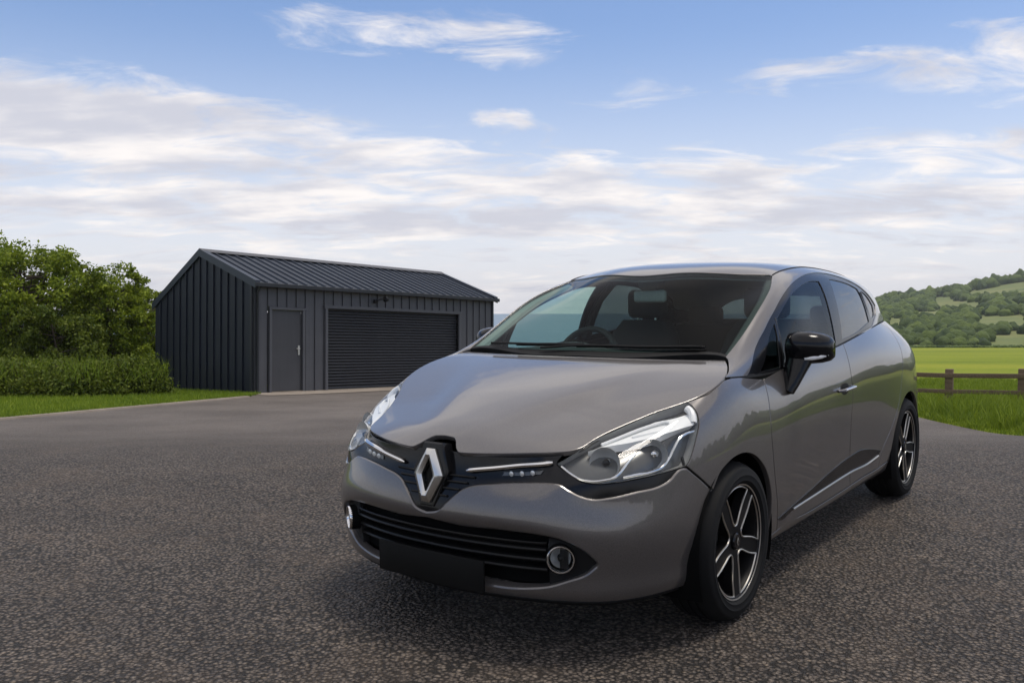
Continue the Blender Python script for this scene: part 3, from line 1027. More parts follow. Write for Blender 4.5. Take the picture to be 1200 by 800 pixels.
# hood height field
def sp1(xs,ys):
    xs=np.array(xs,float);M=second(xs);ys=np.array(ys,float)
    return lambda x: basis(xs,M,x)[0]@ys
gc=sp1([-.87,-.76,-.6,-.4,-.2,0,.2,.45],[.668,.746,.813,.876,.928,.972,1.004,1.035])
gk=sp1([-.87,-.77,-.5,-.2,.15,.4],[.30,.26,.14,.062,.025,.015])
def hoodz(x,y):
    x=np.abs(np.asarray(x,float).ravel()); y=np.broadcast_to(np.asarray(y,float).ravel(),x.shape)
    rx=.15+.42*(y+.75)/.9       # ridge line
    z=gc(y)-gk(y)*x*x-.35*gk(y)*x**4
    z=z-.019*(1/(1+np.exp(-(x-rx)/.034)))*np.clip((y+.85)/.4,0,1)*np.clip((.12-y)/.5,0,1)
    return z

# side sheet: stations (ref x, ref y, normal angle deg, [(inset, z)...])
def hz(x,y): return float(hoodz(x,y)[0])
ST=[
(0,-.868,0,[(.055,.200),(.036,.232),(.028,.29),(.010,.38),(0,.47),(.020,.56),(.052,.64)],(0,-.80,.71)),
(.25,-.850,8,[(.050,.205),(.032,.235),(.028,.29),(.010,.38),(0,.47),(.020,.56),(.052,.64)],(.25,-.785,.703)),
(.50,-.782,23,[(.050,.205),(.032,.235),(.025,.29),(.008,.38),(0,.47),(.020,.56),(.052,.64)],(.467,-.69,.723)),
(.665,-.68,42,[(.048,.205),(.030,.235),(.022,.29),(.005,.38),(0,.47),(.020,.56),(.052,.675)],(.556,-.535,hz(.556,-.535))),
(.765,-.535,60,[(.050,.205),(.032,.235),(.022,.29),(.005,.38),(0,.47),(.014,.57),(.060,.72)],(.640,-.363,hz(.640,-.363))),
(.820,-.37,75,[(.050,.205),(.032,.235),(.022,.29),(.005,.38),(0,.48),(.010,.59),(.048,.772)],(.724,-.237,hz(.724,-.237))),
(.852,-.16,83,[(.06,.195),(.045,.222),(.02,.29),(.004,.38),(0,.49),(.004,.62),(.034,.81)],(.778,-.128,hz(.778,-.128))),
(.864,.08,88,[(.06,.195),(.045,.222),(.02,.29),(.004,.38),(0,.50),(.004,.65),(.030,.85)],(.787,.0,hz(.787,.0)-.003)),
(.862,.30,90,[(.06,.195),(.045,.222),(.025,.29),(.010,.38),(.002,.50),(.003,.66),(.026,.84)],(.797,.24,.930)),
(.857,.60,90,[(.075,.185),(.045,.215),(.03,.29),(.022,.38),(.008,.51),(.0,.67),(.018,.84)],(.802,.60,.935)),
(.853,.95,90,[(.075,.185),(.04,.215),(.028,.29),(.024,.38),(.012,.51),(.0,.68),(.015,.86)],(.803,.95,.960)),
(.853,1.35,90,[(.075,.185),(.04,.215),(.028,.29),(.024,.38),(.012,.51),(.0,.69),(.014,.88)],(.799,1.35,.995)),
(.856,1.75,90,[(.08,.185),(.045,.215),(.03,.29),(.022,.38),(.010,.52),(.0,.71),(.016,.92)],(.783,1.75,1.030)),
(.864,2.15,90,[(.08,.185),(.05,.215),(.028,.29),(.015,.39),(.004,.54),(.0,.73),(.022,.93)],(.757,2.15,1.065)),
(.866,2.55,91,[(.08,.185),(.05,.215),(.025,.29),(.01,.40),(.0,.56),(.004,.75),(.035,.93)],(.71,2.52,1.085)),
(.852,2.83,97,[(.08,.19),(.05,.22),(.02,.30),(.006,.41),(.0,.57),(.006,.75),(.05,.93)],(.655,2.80,1.085)),
(.79,3.03,120,[(.09,.20),(.05,.23),(.02,.31),(.004,.42),(.0,.58),(.02,.75),(.06,.91)],(.60,2.96,1.075)),
(.58,3.135,155,[(.09,.21),(.05,.24),(.02,.32),(.004,.43),(.0,.58),(.03,.75),(.06,.91)],(.50,3.03,1.065)),
(.30,3.17,172,[(.09,.21),(.05,.24),(.02,.32),(.004,.43),(.0,.58),(.03,.75),(.06,.91)],(.28,3.06,1.065)),
(0,3.175,180,[(.09,.21),(.05,.24),(.02,.32),(.004,.43),(.0,.58),(.03,.75),(.06,.91)],(0,3.07,1.065)),
]
def side_net():
    N=[]
    for x,y,a,pr,top in ST:
        nx,ny=math.sin(math.radians(a)),-math.cos(math.radians(a))
        N.append([(x-nx*i,y-ny*i,z) for i,z in pr]+[top])
    return np.array(N)
class Body(Sheet):
    # the spline skin plus the crease above the mouth, where the bumper turns under
    def depth(s,u,v):
        a=np.abs(u)
        vc=np.interp(a,[0,.16,.30,.42,.52,.60,.66,.74],[.345,.352,.352,.340,.312,.268,.215,.15])
        k=(vc-v)/.011
        sp=np.where(k>30,k,np.log1p(np.exp(np.clip(k,-40,30))))*.011
        top=np.minimum(sp*.42,.026)
        f=np.clip((v-.22)/.09,0,1); f=f*f*(3-2*f)
        g=np.clip((.66-a)/.20,0,1); g=g*g*(3-2*g)
        return top*f*g
    def ev(s,u,v):
        u=np.asarray(u,float).ravel(); v=np.asarray(v,float).ravel()
        P,n,Pu,Pv=Sheet.ev(s,u,v)
        m=(np.abs(u)<.80)&(v<.42)
        if m.any():
            e=1e-3
            def f(uu,vv):
                Q,k,_,_=Sheet.ev(s,uu,vv); return Q-k*s.depth(uu,vv)[:,None]
            U,Vv=u[m],v[m]; P[m]=f(U,Vv)
            Pu[m]=(f(U+e,Vv)-f(U-e,Vv))/(2*e); Pv[m]=(f(U,Vv+e)-f(U,Vv-e))/(2*e)
            c=np.cross(Pu[m],Pv[m]); n[m]=c/(np.linalg.norm(c,axis=1,keepdims=True)+1e-12)
        return P,n,Pu,Pv
_n=side_net(); SIDE=Body(np.concatenate([_n[:0:-1]*[-1,1,1],_n]),0)
GN=[
[(.786,.02,.944),(.775,.07,.957),(.755,.12,.972),(.727,.18,.989),(.694,.227,1.008),(.34,.17,1.002),(0,.155,1.000)],
[(.800,.36,.930),(.779,.40,.99),(.746,.42,1.055),(.718,.415,1.088),(.676,.385,1.088),(.335,.335,1.097),(0,.325,1.100)],
[(.803,.66,.938),(.780,.67,1.05),(.737,.67,1.163),(.699,.65,1.210),(.644,.60,1.198),(.32,.535,1.222),(0,.52,1.230)],
[(.803,.92,.958),(.773,.92,1.12),(.714,.905,1.260),(.665,.88,1.305),(.607,.835,1.294),(.31,.75,1.332),(0,.73,1.344)],
[(.802,1.15,.977),(.760,1.15,1.155),(.690,1.14,1.313),(.636,1.115,1.362),(.572,1.068,1.373),(.30,.98,1.407),(0,.955,1.416)],
[(.796,1.45,1.004),(.751,1.45,1.19),(.672,1.44,1.347),(.618,1.43,1.392),(.553,1.40,1.412),(.30,1.36,1.440),(0,1.345,1.449)],
[(.780,1.80,1.035),(.737,1.80,1.20),(.660,1.80,1.348),(.606,1.79,1.388),(.541,1.77,1.408),(.30,1.75,1.437),(0,1.74,1.447)],
[(.757,2.15,1.065),(.714,2.15,1.215),(.645,2.16,1.334),(.592,2.15,1.366),(.528,2.14,1.388),(.29,2.14,1.416),(0,2.14,1.426)],
[(.71,2.52,1.085),(.678,2.52,1.20),(.618,2.51,1.298),(.568,2.50,1.328),(.508,2.49,1.350),(.28,2.50,1.378),(0,2.50,1.388)],
[(.655,2.80,1.085),(.622,2.79,1.165),(.575,2.78,1.236),(.530,2.77,1.262),(.478,2.78,1.282),(.27,2.83,1.312),(0,2.85,1.323)],
[(.60,2.96,1.075),(.582,2.95,1.115),(.53,2.93,1.175),(.492,2.92,1.20),(.450,2.92,1.222),(.26,2.95,1.260),(0,2.97,1.270)],
]
_g=np.array(GN); TOP=Sheet(np.concatenate([_g,_g[:,-2::-1]*[-1,1,1]],1),1)

class Hood:
    def ev(s,u,v):
        u=np.asarray(u,float).ravel(); v=np.asarray(v,float).ravel(); e=1e-4; z=hoodz(u,v)
        zx=(hoodz(u+e,v)-hoodz(u-e,v))/(2*e); zy=(hoodz(u,v+e)-hoodz(u,v-e))/(2*e); o=np.ones_like(u); q=o*0
        Pu=np.stack([o,q,zx],1); Pv=np.stack([q,o,zy],1); n=np.cross(Pu,Pv); n/=np.linalg.norm(n,axis=1,keepdims=True)
        return np.stack([u,v,z],1),n,Pu,Pv
HOOD=Hood()

# outlines of panels and lamps on those surfaces
CV={
'bump_top':[(-0.0043,0.3631),(0.0468,0.3812),(0.0888,0.4417),(0.1271,0.5042),(0.1611,0.5471),(0.1989,0.5716),(0.261,0.5929),(0.3698,0.6263),(0.474,0.6334),(0.5172,0.6223),(0.5598,0.575),(0.6007,0.5365),(0.6356,0.52),(0.6938,0.5204),(0.7963,0.5271),(0.8971,0.5237),(0.9463,0.5306),(0.9793,0.5448),(1.0041,0.5497),(1.0333,0.5461)],
'bump_seam':[(1.0365,0.5434),(1.0976,0.4874),(1.1609,0.4189)],
'bump_arch':[(1.1609,0.4189),(1.128,0.3777),(1.0894,0.3052),(1.0589,0.2094),(1.0501,0.1046),(1.0622,0.0)],
'bump_bot':[(1.0665,0.0),(0.8949,0.0223),(0.7548,0.0311),(0.6357,0.0281),(0.5219,0.0191),(0.4233,0.0069),(0.3275,0.0089),(0.2318,0.0291)],
'mouth_top':[(-0.0097,0.3061),(0.146,0.2914),(0.3063,0.2982),(0.45,0.2934),(0.5292,0.2791),(0.5793,0.2506),(0.6165,0.2171),(0.6407,0.1894)],
'mouth_bot':[(0.6437,0.1738),(0.6094,0.1437),(0.5515,0.1188),(0.4775,0.087),(0.4163,0.0728),(0.3361,0.0621),(0.237,0.0629)],
'lamp':[(0.5057,0.7365),(0.5943,0.7771),(0.6587,0.7962),(0.7307,0.7962),(0.8165,0.7962),(0.9068,0.7962),(0.9983,0.7962),(1.0504,0.7961),(1.0992,0.7448),(1.1262,0.6955),(1.1298,0.6542),(1.1093,0.6185),(1.0795,0.5818),(1.0523,0.5572),(1.0339,0.548),(0.9815,0.5522),(0.9065,0.56),(0.8036,0.5726),(0.7148,0.5811),(0.6489,0.5929),(0.6009,0.6172),(0.5577,0.6716),(0.5225,0.7122)],
'hood_side':[(1.0504,0.7961),(1.1436,0.7952),(1.2248,0.789),(1.386,0.7814),(1.5099,0.7962),(1.6054,0.7962),(1.6379,0.7962)],
'arch_f':[(1.1556,0.42),(1.208,0.4549),(1.2759,0.4861),(1.3643,0.4966),(1.4638,0.4876),(1.5567,0.4611),(1.6258,0.4186),(1.6709,0.3592),(1.6906,0.2909),(1.6973,0.2143),(1.6996,0.1426),(1.7103,0.0733)],
'door_f':[(1.6441,0.7863),(1.7579,0.7669),(1.7125,0.6779),(1.6864,0.5679),(1.6975,0.4427),(1.7286,0.3339),(1.7916,0.2056),(1.8204,0.1326)],
'belt':[(1.6441,0.7863),(1.7871,0.7922),(1.9919,0.7771),(2.3244,0.7843),(2.789,0.7939),(2.8994,0.795),(3.1876,0.7962),(3.5706,0.7962),(4.0022,0.7962)],
'door_m':[(2.8467,0.7739),(2.8255,0.6679),(2.8258,0.5928),(2.8346,0.5336),(2.8224,0.4401),(2.8358,0.3341),(2.8571,0.2517),(2.8826,0.1656)],
'door_r':[(4.2483,0.7962),(3.9801,0.7646),(3.8643,0.665),(3.7829,0.5061),(3.7379,0.412),(3.668,0.3457),(3.5653,0.2756),(3.4658,0.2077),(3.4264,0.138)],
'strip':[(1.8245,0.1227),(2.0207,0.1414),(2.27,0.1734),(2.5338,0.2133),(2.8209,0.2446),(3.0384,0.2526),(3.2389,0.2269),(3.3986,0.1932),(3.36,0.1635),(3.1706,0.1458),(2.9112,0.1481),(2.5467,0.138),(2.2752,0.1291),(2.0238,0.1225),(1.8512,0.1127)],
'sill_bot':[(1.7051,0.0665),(2.2771,0.0764),(3.1821,0.0935)],
'dlo':[(0.1434,-0.9414),(0.2371,-0.7307),(0.4114,-0.6934),(0.5842,-0.6871),(0.7834,-0.6859),(0.9938,-0.6807),(1.2436,-0.674),(1.5019,-0.6706),(1.7411,-0.6774),(1.977,-0.7067),(2.1579,-0.7437),(2.3077,-0.7952),(2.3879,-0.8452),(2.2991,-0.9034),(2.0852,-0.9355),(1.7199,-0.9478),(1.4224,-0.9489),(1.3053,-0.9489),(0.8141,-0.9489),(0.4931,-0.9489),(0.2819,-0.9489),(0.154,-0.9489)],
'gql':[(0.2845,-0.9076),(0.4344,-0.9325),(0.436,-0.8325),(0.4924,-0.7134),(0.3909,-0.7376)],
'gfw':[(0.4553,-0.9247),(0.7574,-0.9435),(1.2343,-0.9424),(1.221,-0.8867),(1.2618,-0.8019),(1.3993,-0.7103),(1.2274,-0.7012),(1.0171,-0.7022),(0.818,-0.7064),(0.6269,-0.7103),(0.5299,-0.7148),(0.474,-0.8005)],
'grw':[(1.3853,-0.9437),(1.7058,-0.9429),(2.0606,-0.9196),(2.0636,-0.8612),(2.0607,-0.7598),(1.9077,-0.7302),(1.7322,-0.714),(1.6004,-0.7075),(1.4413,-0.7953),(1.3791,-0.8783)],
'gqg':[(2.142,-0.9107),(2.2611,-0.8889),(2.2924,-0.8452),(2.2446,-0.8021),(2.1336,-0.762),(2.0914,-0.8326)],
'ws_top':[(0.8917,-0.0899),(0.946,-0.3722),(0.9884,-0.5289),(0.9601,-0.5875)],
'ws_side':[(0.9601,-0.5875),(0.7163,-0.6217),(0.4658,-0.6166),(0.2636,-0.6025),(0.0228,-0.5778)],
'pil_seam':[(0.2054,-0.6239),(0.225,-0.688),(0.2511,-0.7401)],
'handle':[(2.5964,0.566),(2.8168,0.5609)],
'slat1':[(0.4559,0.2628)],
'slat2':[(0.4513,0.22)],
'slat3':[(0.4455,0.1785)],
'slat4':[(0.4428,0.1408)],
'chA':[(0.5218,0.7205),(0.5577,0.6716),(0.5948,0.63),(0.637,0.6084),(0.6868,0.602),(0.7266,0.6034),(0.7525,0.6199),(0.7808,0.6455),(0.817,0.6687)],
'chB':[(0.7565,0.5923),(0.806,0.5865),(0.8831,0.5752),(0.9305,0.5746),(0.9629,0.588),(0.9988,0.6136),(1.0264,0.6334),(1.05,0.6383),(1.1055,0.6365)],
'ridge':[(0.6253,0.7604),(0.6966,0.7489),(0.7858,0.7234),(0.8855,0.6994),(0.9926,0.6754),(1.1093,0.6582)],
'tubeI':[(0.6704,0.7651),(0.7384,0.7623),(0.8179,0.7578),(0.8915,0.7485),(0.9437,0.7364),(0.9691,0.7108),(0.9472,0.701),(0.8751,0.7165),(0.7932,0.7381)],
'bulb1':[(0.6893,0.6963)],
'bulb2':[(0.9112,0.6306)],
'strL':[(0.1566,0.6575),(0.2536,0.6945),(0.3671,0.7347),(0.4891,0.7402)],
'drl':[(0.3062,0.6895),(0.4667,0.7129),(0.4518,0.6754),(0.2977,0.6423)],
'stalk':[(1.8938,0.7187),(2.036,0.6713),(1.9155,0.6458)],
'fog':[(0.5223,0.1936)],
'af':[(1.0493,0.0608),(1.0461,0.1337),(1.0539,0.1972),(1.0707,0.2625),(1.0947,0.3308),(1.1257,0.3961),(1.1655,0.4441),(1.2121,0.4739),(1.2628,0.4905),(1.3163,0.4969),(1.3719,0.4947),(1.4291,0.4847),(1.4863,0.4672),(1.5409,0.4415),(1.5901,0.4076),(1.6323,0.3657),(1.6667,0.3163),(1.6927,0.2598),(1.7088,0.1969),(1.7142,0.1317),(1.7088,0.0716)],
'ar':[(3.6311,0.0756),(3.6259,0.1306),(3.631,0.1875),(3.6461,0.239),(3.6707,0.283),(3.7044,0.3205),(3.746,0.3515),(3.7945,0.3759),(3.8485,0.3931),(3.9066,0.4032),(3.967,0.406),(4.0277,0.401),(4.0858,0.388),(4.139,0.3668),(4.1855,0.3384),(4.2242,0.3041),(4.2552,0.2649),(4.2786,0.2206),(4.2943,0.1694),(4.3019,0.1159),(4.3012,0.065)],
}

# ------------------------------------------------------------------ body panels
L = np.array


def mirror(seg, top=False):
    return [((u, -v) if top else (-u, v)) for u, v in seg][::-1]


def resample(seg, step):
    p = L(seg, float)
    keep = np.concatenate([[True], np.linalg.norm(np.diff(p, axis=0), axis=1) > 1e-5])
    p = p[keep]
    if len(p) == 2:
        n = max(1, int(math.ceil(np.linalg.norm(p[1] - p[0]) / step)))
        return [tuple(p[0] + (p[1] - p[0]) * k / n) for k in range(n + 1)]
    out = []
    for i in range(len(p) - 1):
        a = p[i - 1] if i > 0 else 2 * p[0] - p[1]
        d = p[i + 2] if i + 2 < len(p) else 2 * p[-1] - p[-2]
        b, c = p[i], p[i + 1]
        ln = np.linalg.norm(c - b)
        n = max(1, int(math.ceil(ln / step)))
        # centripetal tangents keep uneven spacing calm
        la, ld = np.linalg.norm(b - a) + 1e-9, np.linalg.norm(d - c) + 1e-9
        mb = ((b - a) / la * ln + (c - b) / ln * la) / (la + ln) * ln
        mc = ((c - b) / ln * ld + (d - c) / ld * ln) / (ln + ld) * ln
        for k in range(n):
            t = k / n
            t2, t3 = t * t, t * t * t
            out.append(tuple((2 * t3 - 3 * t2 + 1) * b + (t3 - 2 * t2 + t) * mb + (-2 * t3 + 3 * t2) * c + (t3 - t2) * mc))
    out.append(tuple(p[-1]))
    return out


def make_loop(segs, step=0.014):
    out = []
    for s in segs:
        r = resample(s, step)
        if out and np.hypot(out[-1][0] - r[0][0], out[-1][1] - r[0][1]) < 1e-4:
            r = r[1:]
        out += r
    if np.hypot(out[-1][0] - out[0][0], out[-1][1] - out[0][1]) < 1e-4:
        out.pop()
    p = L(out)
    d = np.linalg.norm(p - np.roll(p, 1, 0), axis=1)
    p = p[d > 1e-4]
    x, y = p[:, 0], p[:, 1]
    if (x * np.roll(y, -1) - np.roll(x, -1) * y).sum() < 0:
        p = p[::-1]
    return p


def inside(P, poly):
    x, y = P[:, 0], P[:, 1]
    r = np.zeros(len(P), bool)
    n = len(poly)
    for i in range(n):
        (x1, y1), (x2, y2) = poly[i], poly[(i + 1) % n]
        if y1 == y2:
            continue
        c = ((y1 > y) != (y2 > y)) & (x < (x2 - x1) * (y - y1) / (y2 - y1) + x1)
        r ^= c
    return r


def edge_dist(P, poly):
    d = np.full(len(P), 1e9)
    A, B = poly, np.roll(poly, -1, 0)
    for a, b in zip(A, B):
        e = b - a
        t = np.clip(((P - a) @ e) / (e @ e + 1e-12), 0, 1)
        d = np.minimum(d, np.linalg.norm(P - a - t[:, None] * e, axis=1))
    return d


def panel_data(sheet, outer, holes=(), off=0.0, inset=0.0040, step=0.026, flange=0.014, lip=0.0034, chamfer=0.0):
    loops = [outer] + [h[::-1] for h in holes]        # holes run clockwise: the inside is always on the left
    B, lat = [], []
    for lp in loops:
        P, n, Pu, Pv = sheet.ev(lp[:, 0], lp[:, 1])
        t = np.roll(P, -1, 0) - np.roll(P, 1, 0)
        t /= np.linalg.norm(t, axis=1, keepdims=True) + 1e-12
        inn = np.cross(n, t)
        d = inn * (inset + chamfer)
        E, F_, G = (Pu * Pu).sum(1), (Pu * Pv).sum(1), (Pv * Pv).sum(1)
        a, b = (Pu * d).sum(1), (Pv * d).sum(1)
        det = E * G - F_ * F_ + 1e-12
        B.append(lp + np.stack([(G * a - F_ * b) / det, (E * b - F_ * a) / det], 1))
        lat.append(-inn)
    allb = np.concatenate(B)
    lo, hi = allb.min(0), allb.max(0)
    gx, gy = np.meshgrid(np.arange(lo[0] + step / 2, hi[0], step), np.arange(lo[1] + step / 2, hi[1], step), indexing='ij')
    G_ = np.stack([gx.ravel(), gy.ravel()], 1)
    ok = inside(G_, B[0])
    for h in B[1:]:
        ok &= ~inside(G_, h)
    G_ = G_[ok]
    if len(G_):
        dd = np.min([edge_dist(G_, h) for h in B], axis=0)
        G_ = G_[dd > step * 0.45]
    pts = np.concatenate([allb, G_]) if len(G_) else allb
    edges = []
    k = 0
    for h in B:
        m = len(h)
        edges += [(k + i, k + (i + 1) % m) for i in range(m)]
        k += m
    ov, oe, of, o1, o2, o3 = delaunay_2d_cdt([Vector(p) for p in pts], edges, [], 0, 1e-7)
    q = L([tuple(v) for v in ov])
    tr = L([f for f in of if len(f) == 3])
    cen = q[tr].mean(1)
    ok = inside(cen, B[0])
    for h in B[1:]:
        ok &= ~inside(cen, h)
    tr = tr[ok]
    e1, e2 = q[tr[:, 1]] - q[tr[:, 0]], q[tr[:, 2]] - q[tr[:, 0]]
    cr = e1[:, 0] * e2[:, 1] - e1[:, 1] * e2[:, 0]
    tr = tr[abs(cr) > 1e-10]
    cr = cr[abs(cr) > 1e-10]
    tr[cr < 0] = tr[cr < 0][:, ::-1]
    P, n, _, _ = sheet.ev(q[:, 0], q[:, 1])
    V = P + n * off
    N = n.copy()
    F = tr.tolist()
    if flange > 0:
        V, N = list(V), list(N)
        for h, la in zip(B, lat):
            P0, n0, _, _ = sheet.ev(h[:, 0], h[:, 1])
            P0 = P0 + n0 * off
            m = len(h)
            b = len(V)
            rings = ((0, 0, 1.0, 0.0), (lip, 0.0009, 0.25, 1.0), (flange, 0.0009, 0.0, 1.0))
            if chamfer:
                c_ = chamfer
                rings = ((0, 0, 1.0, 0.0), (c_ * 0.10, c_ * 0.28, 0.80, 0.60), (c_ * 0.48, c_ * 0.92, 0.78, 0.62), (c_ * 0.62, c_, 0.30, 1.0), (flange, c_ + 0.0009, 0.0, 1.0))
            for dep, ou, wn, wl in rings:
                nn = n0 * wn + la * wl
                V += list(P0 - n0 * dep + la * ou)
                N += list(nn / np.linalg.norm(nn, axis=1, keepdims=True))
            for r in range(len(rings) - 1):
                for i in range(m):
                    j = (i + 1) % m
                    F.append((b + r * m + i, b + (r + 1) * m + i, b + (r + 1) * m + j, b + r * m + j))
        V, N = L(V), L(N)
    return V, F, N


def panel_mesh(name, V, F, N, flip=False):
    if flip:
        V, N = V * [-1, 1, 1], N * [-1, 1, 1]
        F = [tuple(f)[::-1] for f in F]
    me = mesh_from(name, V, F)
    me.normals_split_custom_set_from_vertices([tuple(map(float, n)) for n in N])
    return me


def panel(name, sheet, segs, mat, parent, holes=(), sides='LR', label=None, **kw):
    """segs describe the left-hand panel; 'LR' builds its mirror image too, 'C' is one panel across the centre"""
    V, F, N = panel_data(sheet, make_loop(segs), [make_loop(h) for h in holes], **kw)
    out = []
    for s in sides:
        o = link(name, panel_mesh(name, V, F, N, s == 'R'), mat, parent)
        if label:
            o['label'] = label
        out.append(o)
    return out


def on(sheet, uv, off=0.0):
    uv = L(uv, float)
    P, n, _, _ = sheet.ev(uv[:, 0], uv[:, 1])
    return P + n * off


def both(V):
    return (V, V * [-1, 1, 1])


# ------------------------------------------------------------------ the car
car = thing("parked_car", "grey-brown metallic five-door hatchback parked on the asphalt with black front grille", "car")
A3 = [[0.79675, 0.60415, -0.01372], [-0.60431, 0.79654, -0.01836], [-0.00016, 0.02292, 0.99974]]
car.matrix_world = Matrix([A3[0] + [0.21226], A3[1] + [3.95330], A3[2] + [0.002], [0, 0, 0, 1]])

VM = float(SIDE.tv[-1])
TB = float(TOP.tv[0])
UE = float(TOP.tu[-1])
US = float(SIDE.tu[-1])
cv = CV
lamp = cv['lamp']
seam = cv['bump_seam']
af = [p for p in cv['af']]
ar = [p for p in cv['ar']]


# --- front bumper with the wide lower mouth cut out
k0 = min(range(len(af)), key=lambda i: abs(af[i][1] - seam[-1][1]) + (10 if af[i][0] > 1.3 else 0))
arch_front = [seam[-1]] + [p for p in af if p[0] < seam[-1][0] - 0.01 and p[1] < seam[-1][1] - 0.02 and p[0] < 1.2][::-1]
arch_foot = (arch_front[-1][0], 0.0)
top_half = [(0.0, 0.3637)] + cv['bump_top'][1:-1] + [seam[0]]
half = [top_half, seam, arch_front, [arch_front[-1], arch_foot], [arch_foot, (0.9, 0.0), (0.6, 0.0), (0.3, 0.0), (0.0, 0.0)]]
full = half + [mirror(s) for s in half[::-1]]
mt = [(0.0, 0.3135)] + cv['mouth_top'][1:]
mb_ = cv['mouth_bot'] + [(0.12, 0.060), (0.0, 0.059)]
tip = [mt[-1], (0.6475, 0.1825), mb_[0]]
mouth = [mt, tip, mb_]
mouth = mouth + [mirror(s) for s in mouth[::-1]]
panel("front_bumper", SIDE, full, M['paint'], car, holes=[mouth], sides='C', flange=0.035, chamfer=0.0065)

# --- black lower lip under the bumper
us = np.linspace(-1.07, 1.07, 90)
rows = []
for dz, dn in ((0.012, -0.016), (-0.002, -0.012), (-0.010, -0.016), (-0.018, -0.03), (-0.016, -0.12)):
    P, n, _, _ = SIDE.ev(us, us * 0)
    n = n * [1, 1, 0]
    n /= np.linalg.norm(n, axis=1, keepdims=True)
    rows.append(P + n * dn + [0, 0, dz])
V = np.stack(rows, 1).reshape(-1, 3)
MB().add(V, [(i * 5 + j, (i + 1) * 5 + j, (i + 1) * 5 + j + 1, i * 5 + j + 1) for i in range(89) for j in range(4)]).build("lower_lip", M['black_matt'], car)

# --- lower grille: dark backing and the four bars
gr = panel("lower_grille", SIDE, [[(-0.50, 0.05), (0.0, 0.05), (0.50, 0.05)], [(0.50, 0.05), (0.50, 0.345)], [(0.50, 0.345), (0.0, 0.345), (-0.50, 0.345)], [(-0.50, 0.345), (-0.50, 0.05)]],
           M['black_deep'], car, sides='C', off=-0.055, flange=0)[0]
for key in ('slat1', 'slat2', 'slat3', 'slat4'):
    v0 = cv[key][0][1]
    us = np.linspace(-0.475, 0.475, 56)
    vv = v0 + 0.012 * (us / 0.475) ** 2 * 0 + us * 0
    P, n, _, _ = SIDE.ev(us, vv)
    prof = ((-0.050, 0.007), (-0.022, 0.005), (-0.019, 0.0), (-0.022, -0.005), (-0.050, -0.005))
    V = np.stack([P + n * a + L([0, 0, b]) for a, b in prof], 1).reshape(-1, 3)
    F = [(i * 5 + j, (i + 1) * 5 + j, (i + 1) * 5 + (j + 1) % 5, i * 5 + (j + 1) % 5) for i in range(55) for j in range(5)]
    F += [(0, 1, 2, 3, 4), tuple(55 * 5 + j for j in (4, 3, 2, 1, 0))]
    MB().add(V, F).build("grille_bar", M['bar'], gr)
# smooth black cheeks that carry the fog lamps
cheek = [[(0.478, 0.065), (0.478, 0.34)], [(0.478, 0.34), (0.56, 0.33), (0.66, 0.25), (0.69, 0.18)], [(0.69, 0.18), (0.64, 0.125), (0.478, 0.065)]]
panel("fog_lamp_bezel", SIDE, cheek, M['black_matt'], car, holes=[[[(cv['fog'][0][0] + 0.046 * math.cos(q), cv['fog'][0][1] + 0.049 * math.sin(q)) for q in np.linspace(0, 2 * math.pi, 41)]]], off=-0.022, flange=0.03)

# --- fog lamps
fu, fv = cv['fog'][0]
Pf, nf, _, _ = SIDE.ev([fu], [fv])
for s in (1, -1):
    c = Vector((0.531 * s, -0.768, 0.368))
    ax = Vector((0.55 * s, -0.83, -0.02)).normalized()
    rot = ax.to_track_quat('X', 'Z').to_matrix()
    fg = bpy.data.objects.new("fog_lamp", None)
    COL.objects.link(fg)
    fg.parent = car
    fg.matrix_local = Matrix.Translation(c - ax * 0.010) @ rot.to_4x4()
    MB().lathe([(0.0415, -0.006), (0.0415, 0.005), (0.0435, 0.008), (0.047, 0.008), (0.0505, 0.003), (0.0505, -0.002)], 40).build("chrome_ring", M['chrome'], fg)
    MB().lathe([(0.0, 0.004), (0.02, 0.003), (0.0405, -0.001)], 36).build("lens", M['lens'], fg)
    MB().lathe([(0.036, -0.020), (0.032, -0.034), (0.02, -0.046), (0.0, -0.05)], 36).build("reflector", M['lamp_refl'], fg)
    MB().lathe([(0.0505, 0.002), (0.0508, -0.055), (0.042, -0.055), (0.042, -0.004)], 36).build("lamp_can", M['black_deep'], fg)
    MB().box((-0.012, 0.012, 0.0), (0.012, 0.030, 0.072)).lathe([(0.0, 0.0), (0.010, -0.002), (0.012, -0.03)], 16).build("lamp_shield", M['black_matt'], fg, bevel=0.004)

# --- number plate, blank
zc_, w_, h_ = 0.282, 0.520, 0.116
pv = []
for x in np.linspace(-w_ / 2, w_ / 2, 9):
    y = -0.862 + 0.10 * x * x
    for dy in (0.0, 0.010):
        for z in (zc_ - h_ / 2, zc_ + h_ / 2):
            pv.append((x, y + dy, z))
F = []
for i in range(8):
    a, b = i * 4, i * 4 + 4
    F += [(a, b, b + 1, a + 1), (a + 3, b + 3, b + 2, a + 2), (a + 1, b + 1, b + 3, a + 3), (a + 2, b + 2, b, a)]
F += [(0, 1, 3, 2), (32, 34, 35, 33)]
MB().add(pv, F).build("number_plate", M['plate'], car, bevel=0.002)

